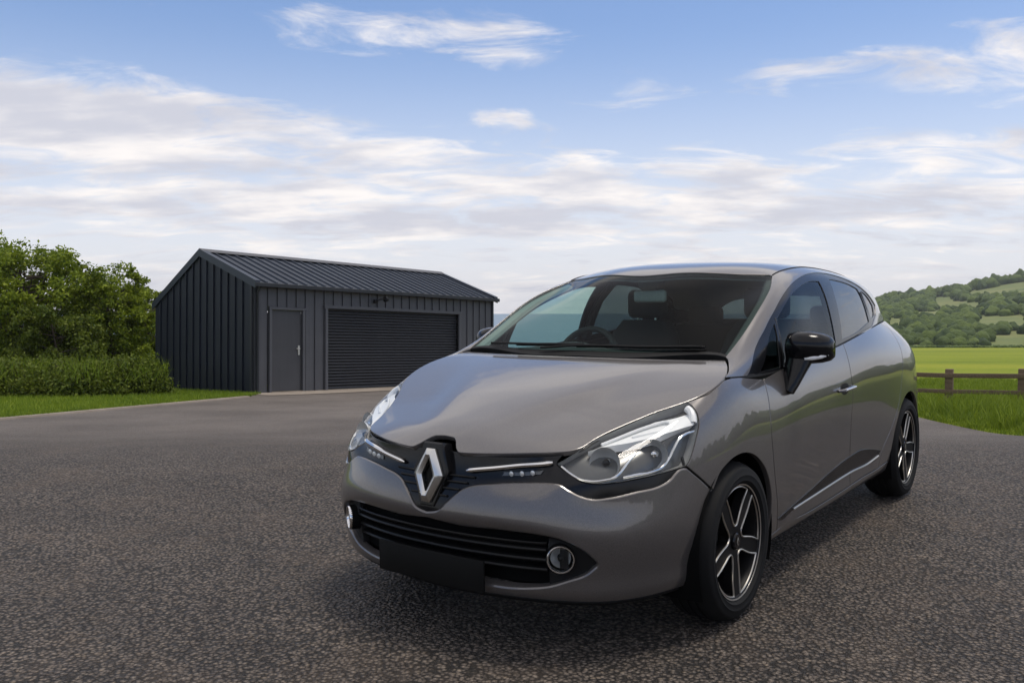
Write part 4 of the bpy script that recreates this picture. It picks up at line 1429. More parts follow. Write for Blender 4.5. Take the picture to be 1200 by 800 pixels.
# --- upper grille: gloss black band from lamp to lamp
lamp_low = lamp[14:] + [lamp[0]]
band_top = [lamp[0], (0.50, 0.775), (0.36, 0.79), (0.20, 0.79), (0.0, VM - 0.001)]
bt = [(u, v - 0.012) for u, v in top_half]
halfg = [bt, [bt[-1], (1.03, 0.575), lamp[14]], [lamp[14]] + lamp[15:], [lamp[-1], lamp[0], (0.53, 0.78)], [(0.53, 0.78), (0.40, VM - 0.001), (0.2, VM - 0.001), (0.0, VM - 0.001)]]
ug = panel("upper_grille", SIDE, halfg + [mirror(s) for s in halfg[::-1]], M['black_gloss'], car, sides='C', off=-0.007, flange=0.01)[0]
# ribs each side of the badge
for v0 in (0.47, 0.52, 0.57, 0.615):
    for s in (1, -1):
        m = MB()
        ue = 0.075 + (v0 - 0.45) * 0.6
        uu = np.linspace(0.03, ue, 8) if v0 < 0.5 else np.linspace(0.03, ue + 0.02, 8)
        P = on(SIDE, [(s * u, v0) for u in uu], -0.003)
        m.tube(P, 0.0045, 6)
        m.build("grille_rib", M['black_matt'], ug)

# --- badge: a hollow faceted diamond
bd = bpy.data.objects.new("badge", None)
COL.objects.link(bd)
bd.parent = car
bd.matrix_local = Matrix.Translation((0, -0.846, 0.617)) @ Matrix.Rotation(rad(-10), 4, 'X')
outer = [(-0.020, 0.098), (0.020, 0.098), (0.070, 0.004), (0.066, -0.010), (0.020, -0.098), (-0.020, -0.098), (-0.066, -0.010), (-0.070, 0.004)]
inner = [(-0.003, 0.058), (0.003, 0.058), (0.027, 0.002), (0.026, -0.004), (0.003, -0.058), (-0.003, -0.058), (-0.026, -0.004), (-0.027, 0.002)]
ridge_ = [((a[0] * 0.42 + b[0] * 0.58), (a[1] * 0.42 + b[1] * 0.58)) for a, b in zip(outer, inner)]
V = [(x, 0.012, z) for x, z in outer] + [(x, -0.004, z) for x, z in outer] + [(x, -0.020, z) for x, z in ridge_] + [(x, -0.010, z) for x, z in inner] + [(x, 0.012, z) for x, z in inner]
F = []
for r in range(4):
    for i in range(8):
        j = (i + 1) % 8
        F.append((r * 8 + i, r * 8 + j, (r + 1) * 8 + j, (r + 1) * 8 + i))
MB().add(V, F).build("diamond", M['satin'], bd, smooth=True, bevel=0.0012, angle=20)
V = [(x * 1.0, 0.004, z) for x, z in inner]
MB().add(V, [tuple(range(8))]).build("badge_backing", M['black_deep'], bd)
# surround shield behind the badge
sh = [(-0.045, 0.122), (0.045, 0.122), (0.086, 0.02), (0.036, -0.112), (-0.036, -0.112), (-0.086, 0.02)]
V = [(x, 0.010, z) for x, z in sh] + [(x * 0.94, 0.004, z * 0.95) for x, z in sh] + [(x, 0.06, z) for x, z in sh]
F = [tuple(range(6, 12))] + [(i, (i + 1) % 6, 6 + (i + 1) % 6, 6 + i) for i in range(6)] + [(12 + i, 12 + (i + 1) % 6, (i + 1) % 6, i) for i in range(6)]
MB().add(V, F).build("badge_surround", M['black_gloss'], bd)

# --- bright strips and day lamps in the black band
for V0 in both(on(SIDE, resample(cv['strL'], 0.02), 0.004)):
    m = MB()
    k = len(V0)
    r = [0.0035] + [0.0092] * (k - 2) + [0.0055]
    m.tube(V0, r, 8, squash=1.0).build("grille_strip", M['chrome'], car)
dl = cv['drl']
dloop = [[dl[0], dl[1]], [dl[1], dl[2]], [dl[2], dl[3]], [dl[3], dl[0]]]
panel("day_lamp", SIDE, dloop, M['lens'], car, off=0.001, flange=0.01, step=0.02)
panel("day_lamp_housing", SIDE, dloop, M['lamp_grey'], car, off=-0.004, flange=0, step=0.02)
for f in (0.24, 0.5, 0.76):
    u = dl[3][0] * (1 - f) + dl[2][0] * f + 0.004
    v = (dl[3][1] * (1 - f) + dl[2][1] * f + dl[0][1] * (1 - f) + dl[1][1] * f) / 2
    for s in (1, -1):
        c = on(SIDE, [(s * u, v)], -0.001)[0]
        MB().lathe([(0.0, -0.002), (0.006, -0.0012), (0.0095, 0.0)], 14, 'Y', c).build("day_lamp_cell", M['lamp_refl'], car)

# --- headlights
lp_top = lamp[0:8]
lp_rear = lamp[7:15]
lp_low = lamp[14:] + [lamp[0]]
lseg = [lp_top, lp_rear, lp_low]


def shrink(segs, k, du=0.0, dv=0.0):
    a = L([p for s in segs for p in s])
    c = a.mean(0)
    return [[tuple(c + (L(p) - c) * k + L([du, dv])) for p in s] for s in segs]


lens = panel("headlight", SIDE, lseg, M['lens'], car, off=-0.001, flange=0.012, inset=0.002)
hous = panel_data(SIDE, make_loop(lseg), [], off=-0.038, flange=0, inset=0.001)
for o, flip in zip(lens, (False, True)):
    sg = -1 if flip else 1
    link("lamp_housing", panel_mesh("lamp_housing", *hous, flip), M['lamp_grey'], o)
    # walls from the lens edge down to the housing
    lp = make_loop(lseg)
    P, n, _, _ = SIDE.ev(lp[:, 0], lp[:, 1])
    k = len(lp)
    V = np.concatenate([P - n * 0.004, P - n * 0.040]) * [sg, 1, 1]
    MB().add(V, [(i, (i + 1) % k, k + (i + 1) % k, k + i) for i in range(k)]).build("lamp_wall", M['lamp_trim'], o)
    for key, r in (('chA', 0.0050), ('chB', 0.0050)):
        V = on(SIDE, resample(cv[key], 0.02), -0.010) * [sg, 1, 1]
        MB().tube(V, r, 8).build("chrome_strip", M['chrome'], o)
    # bright divider shelf with the indicator trough above it
    rg = resample(cv['ridge'], 0.03)
    tp = [min(1.0, 0.12 + 1.6 * i / len(rg)) for i in range(len(rg))]
    a, b, c3 = on(SIDE, rg, -0.008), on(SIDE, [(u + 0.002, v + 0.02 * f) for (u, v), f in zip(rg, tp)], -0.012), on(SIDE, [(u, v - 0.012 * f) for (u, v), f in zip(rg, tp)], -0.034)
    d4 = on(SIDE, [(u + 0.012, v + 0.080 * f) for (u, v), f in zip(rg, tp)], -0.026)
    k = len(rg)
    V = np.stack([c3, a, b, d4], 1).reshape(-1, 3) * [sg, 1, 1]
    MB().add(V, [(i * 4 + j, (i + 1) * 4 + j, (i + 1) * 4 + j + 1, i * 4 + j + 1) for i in range(k - 1) for j in range(3)]).build("lamp_shelf", M['lamp_white'], o)
    V = on(SIDE, resample([(u + 0.01, v + 0.006) for u, v in cv['tubeI']], 0.02), -0.014) * [sg, 1, 1]
    MB().tube(V, 0.006, 8).build("indicator_guide", M['lamp_white'], o)
    # white rear corner of the light guide
    rc = [(1.06, 0.768), (1.09, 0.735), (1.108, 0.695), (1.11, 0.668)]
    V = on(SIDE, resample(rc, 0.02), -0.014) * [sg, 1, 1]
    MB().tube(V, [0.012, 0.018, 0.020, 0.018, 0.014, 0.010][:len(V)] if len(V) <= 6 else 0.015, 8).build("light_guide", M['lamp_white'], o)
    for (u, v), r, mt_ in ((cv['bulb1'][0], 0.056, 'lamp_refl'), (cv['bulb2'][0], 0.053, 'lamp_refl')):
        c = Vector(on(SIDE, [(u, v)], -0.027)[0] * [sg, 1, 1])
        ax = Vector((0.25 * sg, -0.96, 0.08)).normalized()
        rot = ax.to_track_quat('X', 'Z').to_matrix().to_4x4()
        bw = MB().lathe([(r, 0.006), (r * 0.92, -0.006), (r * 0.6, -0.03), (r * 0.22, -0.042), (r * 0.2, -0.02), (0.0, -0.016)], 32).build("reflector_bowl", M[mt_], o)
        bw.matrix_local = Matrix.Translation(c) @ rot
        MB().lathe([(0.0, 0.004), (0.010, 0.0), (0.014, -0.012)], 16).build("bulb_cap", M['chrome' if r < 0.055 else 'black_gloss'], o).matrix_local = Matrix.Translation(c) @ rot

# --- bonnet
hs = [(0.467, -0.6875), (0.500, -0.663), (0.527, -0.628), (0.546, -0.560), (0.576, -0.484), (0.619, -0.399), (0.667, -0.318), (0.714, -0.252), (0.741, -0.211), (0.777, -0.128),
      (0.789, -0.027), (0.785, 0.019), (0.751, 0.122), (0.699, 0.219)]
hf = [(0.0, -0.752), (0.045, -0.756)]
hn = [(0.045, -0.756), (0.056, -0.763), (0.098, -0.804), (0.112, -0.8115), (0.130, -0.8115)]
hl = [(0.130, -0.8115), (0.16, -0.8065), (0.20, -0.798), (0.24, -0.7875), (0.30, -0.7685), (0.36, -0.744), (0.42, -0.7145), (0.467, -0.6875)]
hr = [(0.699, 0.219), (0.62, 0.200), (0.49, 0.172), (0.326, 0.150), (0.156, 0.136), (0.0, 0.132)]
hh = [hf, hn, hl, hs, hr]
panel("bonnet", HOOD, hh + [mirror(s) for s in hh[::-1]], M['paint'], car, sides='C', flange=0.02, step=0.03)
# dark bay under the bonnet gaps
us = np.linspace(-0.77, 0.77, 30)
ys = np.linspace(-0.66, 0.30, 20)
V = [(x * (0.60 + 0.40 * min(1, (y + 0.66) / 0.5)), y, hoodz(x * (0.60 + 0.40 * min(1, (y + 0.66) / 0.5)), min(y, .2))[0] - 0.05 - 0.1 * max(0, y - .12)) for x in us for y in ys]
MB().add(V, [(i * 20 + j, (i + 1) * 20 + j, (i + 1) * 20 + j + 1, i * 20 + j + 1) for i in range(29) for j in range(19)]).build("engine_bay", M['black_deep'], car)

# --- front wings
arch_up = [seam[-1]] + [p for p in af if p[0] > seam[-1][0] + 0.03 and (p[1] > 0.47 or p[0] > 1.3)]
a_end = (arch_up[-1][0] + 0.004, 0.045)
df = cv['door_f']
door_foot = (1.842, 0.068)
front_line = [door_foot, df[-1]] + df[-2:0:-1]
wing = [lp_rear, seam, arch_up, [arch_up[-1], a_end], [a_end, door_foot], front_line, [df[1], df[0]],
        [df[0], (1.60, VM - 0.002), (1.52, VM - 0.001)], [(1.52, VM - 0.001), (1.45, 0.792), (1.38, 0.784), (1.2264, 0.787), (1.1466, 0.792), lamp[7]]]
panel("front_wing", SIDE, wing, M['paint'], car, flange=0.022)

# --- doors
dm = [(2.850, VM - 0.004)] + cv['door_m']
dm_foot = (2.893, 0.078)
dmx = dm + [dm_foot]
belt = [df[1], (1.90, VM - 0.004), (2.4, VM - 0.002), (2.850, VM - 0.004)]
fd = panel("front_door", SIDE, [front_line[::1], belt, dmx, [dm_foot, (2.3, 0.072), door_foot]], M['paint'], car)
dr = [(4.02, VM - 0.004)] + cv['door_r'][1:]
dr_foot = (3.405, 0.088)
drx = dr + [dr_foot]
belt2 = [(2.850, VM - 0.004), (3.4, VM - 0.002), (4.02, VM - 0.004)]
rd = panel("rear_door", SIDE, [dmx[::-1], belt2, drx, [dr_foot, (3.1, 0.086), dm_foot]], M['paint'], car)
# dark strip with a bright lower edge on the doors
st = cv['strip']
for d, s0, s1 in ((fd, 1.80, 2.858), (rd, 2.862, 3.45)):
    pass
strip_segs = [st[0:8], st[7:] + [st[0]]]
panel("door_strip", SIDE, strip_segs, M['black_gloss'], car, off=0.004, flange=0.006, inset=0.0)
for V0 in both(on(SIDE, resample([(u, v + 0.004) for u, v in st[8:-1]], 0.03), 0.006)):
    MB().tube(V0, 0.0048, 8).build("strip_trim", M['satin'], car)
# handles
for o, sg in zip(fd, (1, -1)):
    uv = cv['handle']
    a, b = on(SIDE, [uv[0], uv[1]], 0.022) * [sg, 1, 1]
    mid = [a + (b - a) * t for t in (0.0, 0.12, 0.5, 0.88, 1.0)]
    mid[0] = on(SIDE, [uv[0]], 0.0)[0] * [sg, 1, 1]
    mid[-1] = on(SIDE, [uv[1]], 0.0)[0] * [sg, 1, 1]
    MB().tube(mid, [0.009, 0.011, 0.0115, 0.011, 0.009], 10, squash=0.8).build("door_handle", M['paint'], o)
    MB().tube([m_ + L([0.009 * sg, 0, 0.003]) for m_ in mid[1:4]], 0.0042, 8).build("handle_trim", M['chrome'], o)
    c = on(SIDE, [((uv[0][0] + uv[1][0]) / 2, uv[0][1] - 0.002)], 0.0016)[0] * [sg, 1, 1]
    V = [(c[0], c[1] + 0.062 * math.cos(q), c[2] + 0.030 * math.sin(q)) for q in np.linspace(0, 2 * math.pi, 25)[:-1]]
    MB().add(V, [tuple(range(24))[::sg]]).build("handle_recess", M['black_matt'], o)

# --- sill below the doors
sill = [[a_end, door_foot, (2.3, 0.070), dm_foot, (3.1, 0.084), dr_foot, (3.60, 0.10)], [(3.60, 0.10), (3.60, 0.0)], [(3.60, 0.0), (2.6, 0.0), (1.735, 0.0)], [(1.735, 0.0), a_end]]
panel("sill", SIDE, sill, M['paint'], car, flange=0.03)

# --- rear quarters, rear bumper, tailgate, tail lamps (seen only edge on)
arr = [p for p in ar]
rq_bot = 4.25
i_rear = [p for p in arr]
quarter = [drx, [dr_foot, (3.60, 0.103)], [(3.60, 0.103), arr[0]], arr, [arr[-1], (arr[-1][0] + 0.02, 0.30)], [(arr[-1][0] + 0.02, 0.30), (4.45, 0.44)],
           [(4.45, 0.44), (4.42, 0.6), (4.40, VM - 0.002)], [(4.40, VM - 0.002), (4.02, VM - 0.004)]]
panel("rear_quarter", SIDE, quarter, M['paint'], car, flange=0.022)
rb = [[(arr[-1][0] + 0.02, 0.30), arr[-1], (arr[-1][0] + 0.01, 0.0)], [(arr[-1][0] + 0.01, 0.0), (US - 0.001, 0.0)], [(US - 0.001, 0.0), (US - 0.001, 0.44)], [(US - 0.001, 0.44), (4.45, 0.44)], [(4.45, 0.44), (arr[-1][0] + 0.02, 0.30)]]
panel("rear_bumper", SIDE, rb, M['paint'], car, flange=0.02)
tl = [[(4.425, 0.46), (4.62, 0.46)], [(4.62, 0.46), (4.62, 0.70)], [(4.62, 0.70), (4.30, 0.735)], [(4.30, 0.735), (4.36, 0.6), (4.425, 0.46)]]
panel("tail_lamp", SIDE, tl, M['lamp_red'], car, off=0.004, flange=0.02)
tg = [[(4.45, 0.44), (US - 0.001, 0.44)], [(US - 0.001, 0.44), (US - 0.001, VM - 0.002)], [(US - 0.001, VM - 0.002), (4.40, VM - 0.002)], [(4.40, VM - 0.002), (4.42, 0.6), (4.45, 0.44)]]
panel("tailgate", SIDE, tg, M['paint'], car, flange=0.01)
# tailgate glass between roof edge and tailgate
k = 25
ss = np.linspace(-1, 1, k)
up = on(TOP, [(UE, s * 0.93 * abs(TB)) for s in ss])
lowr = []
for s in ss:
    u = US - (US - 4.42) * abs(s) if abs(s) > 0 else US
    p = on(SIDE, [(u, VM)])[0]
    lowr.append((p[0] * (-1 if s > 0 else 1), p[1], p[2]))
V = np.concatenate([up, L(lowr)])
MB().add(V, [(i, i + 1, k + i + 1, k + i) for i in range(k - 1)]).build("rear_window", M['glass_dark'], car)

# --- roof with pillars, one pressing with openings for the windscreen and the side glass
dlo = cv['dlo']
wt = [(0.842, 0.0), (0.844, -0.04), (0.853, -0.10), (0.877, -0.20), (0.905, -0.30), (0.933, -0.372), (0.956, -0.45), (0.976, -0.53), (0.975, -0.568), (0.955, -0.5885)]
ws = [(0.955, -0.5885)] + cv['ws_side'][1:] + [(0.0, -0.575)]
dtop = [(0.146, TB)] + dlo[1:13]
rh = [wt, ws, [(0.0, -0.575), (0.0, TB)], [(0.0, TB), (0.146, TB)], dtop, [dlo[12], (2.44, -0.90), (2.46, TB)], [(2.46, TB), (UE, TB)], [(UE, TB), (UE, 0.0)]]
panel("roof", TOP, rh + [mirror(s, True) for s in rh[::-1]], M['paint'], car, sides='C', flange=0.016, inset=0.0012, step=0.03)
# ditch seam along the roof edge
sm = [(0.965, -0.588), (1.10, -0.604), (1.5, -0.606), (2.0, -0.612), (2.5, -0.60)]
for V0 in both(on(TOP, resample(sm, 0.04), -0.0005)):
    MB().tube(V0, 0.0042, 6).build("roof_seam", M['black_matt'], car)

# --- side glass: black frame, then the panes
dloop = [dlo[0:13], dlo[12:14] + [(2.12, TB + 0.004), (1.72, TB)], [(1.72, TB), (0.9, TB), (0.146, TB)], [(0.146, TB), dlo[0]]]
gq = [[(0.255, -0.921), (0.452, -0.936)], [(0.452, -0.936), (0.465, -0.83), (0.498, -0.7205)], [(0.498, -0.7205), (0.405, -0.741), (0.255, -0.921)]]
gf = [[(0.492, -0.930), (0.80, -0.938), (1.262, -0.938)], [(1.262, -0.938), (1.286, -0.84), (1.345, -0.7195)],
      [(1.345, -0.7195), (1.20, -0.7095), (1.00, -0.7095), (0.80, -0.7135), (0.62, -0.7175), (0.54, -0.7205)], [(0.54, -0.7205), (0.500, -0.80), (0.492, -0.930)]]
gr_ = [[(1.392, -0.938), (1.7, -0.938), (2.065, -0.922)], [(2.065, -0.922), (2.068, -0.84), (2.045, -0.757)],
       [(2.045, -0.757), (1.907, -0.733), (1.732, -0.717), (1.600, -0.7115), (1.56, -0.711)], [(1.56, -0.711), (1.47, -0.80), (1.392, -0.938)]]
gg = [[(2.138, -0.911), (2.262, -0.890), (2.295, -0.845)], [(2.295, -0.845), (2.245, -0.803), (2.125, -0.764)], [(2.125, -0.764), (2.128, -0.84), (2.138, -0.911)]]
fr = panel("window_frame", TOP, dloop, M['black_gloss'], car, holes=[gq, gf, gr_, gg], off=-0.004, flange=0.012, inset=0.0008)
for nm, g, mt_ in (("quarter_light", gq, 'glass'), ("front_side_window", gf, 'glass'), ("rear_side_window", gr_, 'glass_dark'), ("rear_quarter_window", gg, 'glass_dark')):
    panel(nm, TOP, g, M[mt_], car, off=-0.008, flange=0, inset=-0.004)
# bright edge of the doors along the rear window
dc = panel("door_corner", TOP, [[(1.72, TB + 0.0005), (2.12, TB + 0.0045), dlo[13]], [dlo[13], dlo[12], (2.44, -0.90), (2.455, TB)], [(2.455, TB), (1.72, TB)]], M['paint'], car, flange=0.012, inset=0.0008)

for V0 in both(on(TOP, [(u, TB) for u in np.linspace(0.03, UE - 0.01, 50)], -0.016)):
    MB().tube(V0, 0.014, 6).build("belt_seal", M['black_matt'], car)

# --- windscreen and the black cowl with wipers
wl = [wt, [(0.955, -0.5885)] + cv['ws_side'][1:] + [(0.004, -0.575)], [(0.004, -0.575), (0.004, 0.0)]]
panel("windscreen", TOP, wl + [mirror(s, True) for s in wl[::-1]], M['screen'], car, sides='C', off=-0.005, flange=0, inset=0.0, step=0.04)
band = [[(0.0, -0.57), (0.030, -0.572)], [(0.030, -0.572), (0.050, -0.40), (0.058, 0.0), (0.050, 0.40), (0.030, 0.572)], [(0.030, 0.572), (0.0, 0.57)], [(0.0, 0.57), (0.0, -0.57)]]
cw = panel("cowl", TOP, band, M['black_matt'], car, sides='C', off=-0.002, flange=0.05, inset=0.0)[0]
for pts, rr in (([(0.045, 0.20), (0.075, 0.05), (0.085, -0.10), (0.072, -0.46)], 0.006), ([(0.045, 0.45), (0.070, 0.36), (0.085, 0.24), (0.092, 0.02)], 0.006)):
    wp = MB().tube(on(TOP, resample(pts, 0.03), 0.016), rr, 6).build("wiper_arm", M['black_matt'], car)
    bl = [(u + 0.014, v * 0.985 - 0.02) for u, v in pts[1:]]
    MB().tube(on(TOP, resample(bl, 0.03), 0.008), 0.008, 6).build("wiper_blade", M['rubber'], wp)

# --- mirrors
for sg in (1, -1):
    mo = bpy.data.objects.new("door_mirror", None)
    COL.objects.link(mo)
    mo.parent = car
    mc = L([0.897, 0.655, 1.028])
    # lofted shell: sections across x
    secs = []
    for x, yy, zz_, wy, hz_ in ((-0.100, 0.012, -0.006, 0.040, 0.046), (-0.085, 0.004, -0.002, 0.062, 0.064), (-0.04, 0.0, 0.0, 0.078, 0.072), (0.01, 0.004, 0.0, 0.078, 0.071), (0.055, 0.014, -0.002, 0.070, 0.064), (0.085, 0.028, -0.005, 0.052, 0.052), (0.098, 0.038, -0.008, 0.030, 0.034)):
        ring = []
        for q in np.linspace(0, 2 * math.pi, 29)[:-1]:
            cy, sz = math.cos(q), math.sin(q)
            yb = -abs(cy) ** 0.85 * wy if cy < 0 else abs(cy) ** 0.5 * wy * 0.55
            zb = math.copysign(abs(sz) ** 0.75, sz) * hz_
            if sz < 0 and cy < 0:
                yb *= 0.92
            ring.append((x, yy + yb, zz_ + zb))
        secs.append(ring)
    V = (L(secs).reshape(-1, 3) + mc) * [sg, 1, 1]
    m28 = 28
    F = [(i * m28 + j, (i + 1) * m28 + j, (i + 1) * m28 + (j + 1) % m28, i * m28 + (j + 1) % m28) for i in range(6) for j in range(m28)]
    F += [tuple(range(m28)), tuple(6 * m28 + j for j in range(m28))[::-1]]
    MB().add(V, F).build("mirror_shell", M['black_gloss'], mo, angle=60)
    # indicator strip low on the front face
    ind = [(0.000, -0.0565, -0.046), (0.030, -0.051, -0.043), (0.060, -0.034, -0.037), (0.084, -0.006, -0.030)]
    MB().tube([(L(p) + mc) * [sg, 1, 1] for p in ind], [0.006, 0.0095, 0.0095, 0.006], 8).build("mirror_indicator", M['lamp_white'], mo)
    # foot on the door
    foot = [(0.830, 0.560, 0.838), (0.838, 0.575, 0.872), (0.850, 0.605, 0.925), (0.860, 0.635, 0.978)]
    MB().tube([L(p) * [sg, 1, 1] for p in foot], [0.040, 0.046, 0.052, 0.062], 14, squash=0.62).build("mirror_foot", M['black_gloss'], mo)
    V = (L([(-0.08, 0.048, -0.05), (0.075, 0.058, -0.045), (0.08, 0.058, 0.04), (-0.075, 0.048, 0.05)]) + mc) * [sg, 1, 1]
    MB().add(V, [(0, 1, 2, 3)]).build("mirror_glass", M['chrome'], mo)

# --- wheels
def make_wheel():
    w = bpy.data.objects.new("wheel", None)
    COL.objects.link(w)
    w.parent = car
    # local frame: +X is the outer face, rim plane near x = 0.09
    t = 0.103
    prof = [(0.214, -t + 0.006), (0.232, -t - 0.002), (0.262, -t - 0.006), (0.288, -t + 0.004), (0.302, -t + 0.022), (0.309, -0.06)]
    for gx in (-0.035, 0.0, 0.035):
        prof += [(0.310, gx - 0.006), (0.303, gx - 0.004), (0.303, gx + 0.004), (0.310, gx + 0.006)]
    prof += [(0.309, 0.06), (0.302, t - 0.022), (0.290, t - 0.004), (0.2885, t - 0.001), (0.280, t + 0.004), (0.262, t + 0.006), (0.2605, t + 0.008), (0.240, t + 0.003), (0.2385, t + 0.004), (0.230, t - 0.006), (0.222, t - 0.016)]
    MB().lathe(prof, 72).build("tyre", M['rubber'], w, angle=50)
    # barrel and lip
    MB().lathe([(0.222, t - 0.018), (0.2265, t - 0.010), (0.226, t - 0.006), (0.219, t - 0.008), (0.214, t - 0.014), (0.205, t - 0.035), (0.198, 0.0), (0.205, -t + 0.01), (0.214, -t + 0.006)], 72).build("rim_barrel", M['alloy_dark'], w)
    MB().lathe([(0.2255, t - 0.0062), (0.2195, t - 0.0075), (0.2185, t - 0.0095)], 72).build("rim_edge", M['alloy_cut'], w)
    # disc face with five kite-shaped windows
    def win(k):
        a0 = rad(90 + 72 * k)
        side = [(0.060, 0.0), (0.063, 0.17), (0.076, 0.285), (0.112, 0.37), (0.160, 0.43), (0.2125, 0.495)]
        arc = [(0.2128, q) for q in np.linspace(0.495, -0.495, 9)]
        f = lambda pts: [(r * math.cos(a0 + a), r * math.sin(a0 + a)) for r, a in pts]
        return [f(arc), f([(r, -a) for r, a in side[::-1]] + side[1:])]

    def dish(r):
        return t - 0.012 - 0.020 * (1 - r / 0.22) ** 1.0 + 0.004 * math.cos(r / 0.22 * 3.1)
    ring = [(0.2185 * math.cos(q), 0.2185 * math.sin(q)) for q in np.linspace(0, 2 * math.pi, 97)[:-1]]
    wins = [L(make_loop(win(k), 0.011)) for k in range(5)]
    allp = [L(ring)] + wins
    pts = np.concatenate(allp)
    ed, b = [], 0
    for lp in allp:
        ed += [(b + i, b + (i + 1) % len(lp)) for i in range(len(lp))]
        b += len(lp)
    gx, gy = np.meshgrid(np.arange(-0.21, 0.211, 0.02), np.arange(-0.21, 0.211, 0.02))
    G = np.stack([gx.ravel(), gy.ravel()], 1)
    G = G[(np.hypot(G[:, 0], G[:, 1]) < 0.208)]
    for lp in wins:
        G = G[~inside(G, lp)]
        G = G[edge_dist(G, lp) > 0.007]
    pts = np.concatenate([pts, G])
    ov, oe, of, *_ = delaunay_2d_cdt([Vector(p) for p in pts], ed, [], 0, 1e-7)
    q = L([tuple(v) for v in ov])
    tr = L([f for f in of if len(f) == 3])
    cen = q[tr].mean(1)
    ok = np.hypot(cen[:, 0], cen[:, 1]) < 0.2184
    for lp in wins:
        ok &= ~inside(cen, lp)
    tr = tr[ok]
    V = [(dish(np.hypot(x, y)), x, y) for x, y in q]
    F = [tuple(f) for f in tr]
    for lp in wins:                                   # window walls
        b = len(V)
        m = len(lp)
        V += [(dish(np.hypot(x, y)), x, y) for x, y in lp] + [(dish(np.hypot(x, y)) - 0.04, x * 0.985, y * 0.985) for x, y in lp]
        F += [(b + i, b + (i + 1) % m, b + m + (i + 1) % m, b + m + i) for i in range(m)]
    MB().add(V, F).build("rim_face", M['alloy_dark'], w, angle=40)
    for k in range(5):                                # machined outline of each window
        lp = wins[k]
        MB().tube([(dish(np.hypot(x, y)) + 0.0005, x, y) for x, y in lp], 0.0037, 6, closed=True).build("window_edge", M['alloy_cut'], w)
    MB().lathe([(0.034, t - 0.040), (0.033, t - 0.018), (0.028, t - 0.013), (0.0, t - 0.012)], 32).build("hub_cap", M['black_gloss'], w)
    e = [(-0.003, 0.017), (0.003, 0.017), (0.011, 0.0), (0.003, -0.017), (-0.003, -0.017), (-0.011, 0.0)]
    e2 = [(a * 0.4, b * 0.5) for a, b in e]
    V = [(t - 0.0105, a, b) for a, b in e] + [(t - 0.0085, a, b) for a, b in e2]
    MB().add(V, [(i, (i + 1) % 6, 6 + (i + 1) % 6, 6 + i) for i in range(6)]).build("hub_emblem", M['satin'], w)
    # brake disc behind the windows
    MB().lathe([(0.05, 0.03), (0.135, 0.03), (0.135, 0.01), (0.05, 0.01)], 40).build("brake_disc", M['lamp_grey'], w)
    return w


w0 = make_wheel()
parts0 = list(w0.children)
for i, (x, y) in enumerate(((0.752, 0.0), (0.752, 2.589), (-0.752, 0.0), (-0.752, 2.589))):
    if i == 0:
        w = w0
    else:
        w = w0.copy()
        COL.objects.link(w)
        w.parent = car
        for p in parts0:
            q_ = p.copy()
            COL.objects.link(q_)
            q_.parent = w
    w.location = (x, y, 0.306)
    w.rotation_euler = (rad(9 if i == 1 else (31 if i == 3 else 0)), 0, 0 if x > 0 else math.pi)

# --- wheel housings and dark underside
for yc in (0.0, 2.589):
    for s in (1, -1):
        m = MB()
        n = 30
        V = []
        for i in range(n + 1):
            q = rad(-25 + 230 * i / n)
            for x, r in ((0.845, 0.352), (0.80, 0.358), (0.52, 0.358), (0.52, 0.0)):
                V.append((s * x, yc - r * math.cos(q), 0.306 + r * math.sin(q)))
        m.add(V, [(i * 4 + j, (i + 1) * 4 + j, (i + 1) * 4 + j + 1, i * 4 + j + 1) for i in range(n) for j in range(3)])
        m.build("wheel_housing", M['black_deep'], car)
mu = MB()
mu.box((0, 1.30, 0.235), (1.02, 3.9, 0.05)).box((0, 1.30, 0.240), (1.56, 1.75, 0.06)).box((0, -0.50, 0.26), (0.9, 0.30, 0.06))
mu.build("underbody", M['black_deep'], car)
# inner skin of the sides so that gaps look into the dark
inn = [[(-4.3, 0.05), (-3.62, 0.05)]]
half_i = [[(1.75, 0.04), (3.55, 0.06)], [(3.55, 0.06), (3.55, 0.30), (3.70, 0.40), (4.2, 0.43), (4.4, 0.45)], [(4.4, 0.45), (4.4, VM - 0.004)], [(4.4, VM - 0.004), (3.4, VM - 0.004), (2.4, VM - 0.004), (1.62, VM - 0.004)], [(1.62, VM - 0.004), (1.30, 0.60), (1.60, 0.50), (1.75, 0.40), (1.75, 0.04)]]
panel("inner_door_trim", SIDE, half_i, M['cabin'], car, off=-0.045, flange=0, step=0.06, inset=0)
fi = [[(0.66, 0.40), (1.1, 0.56), (1.28, 0.52), (1.6, 0.52)], [(1.6, 0.52), (1.6, VM - 0.004)], [(1.6, VM - 0.004), (1.3, 0.77), (1.0, 0.78), (0.66, 0.72)], [(0.66, 0.72), (0.66, 0.40)]]
panel("inner_wing", SIDE, fi, M['black_deep'], car, off=-0.05, flange=0, step=0.06, inset=0)

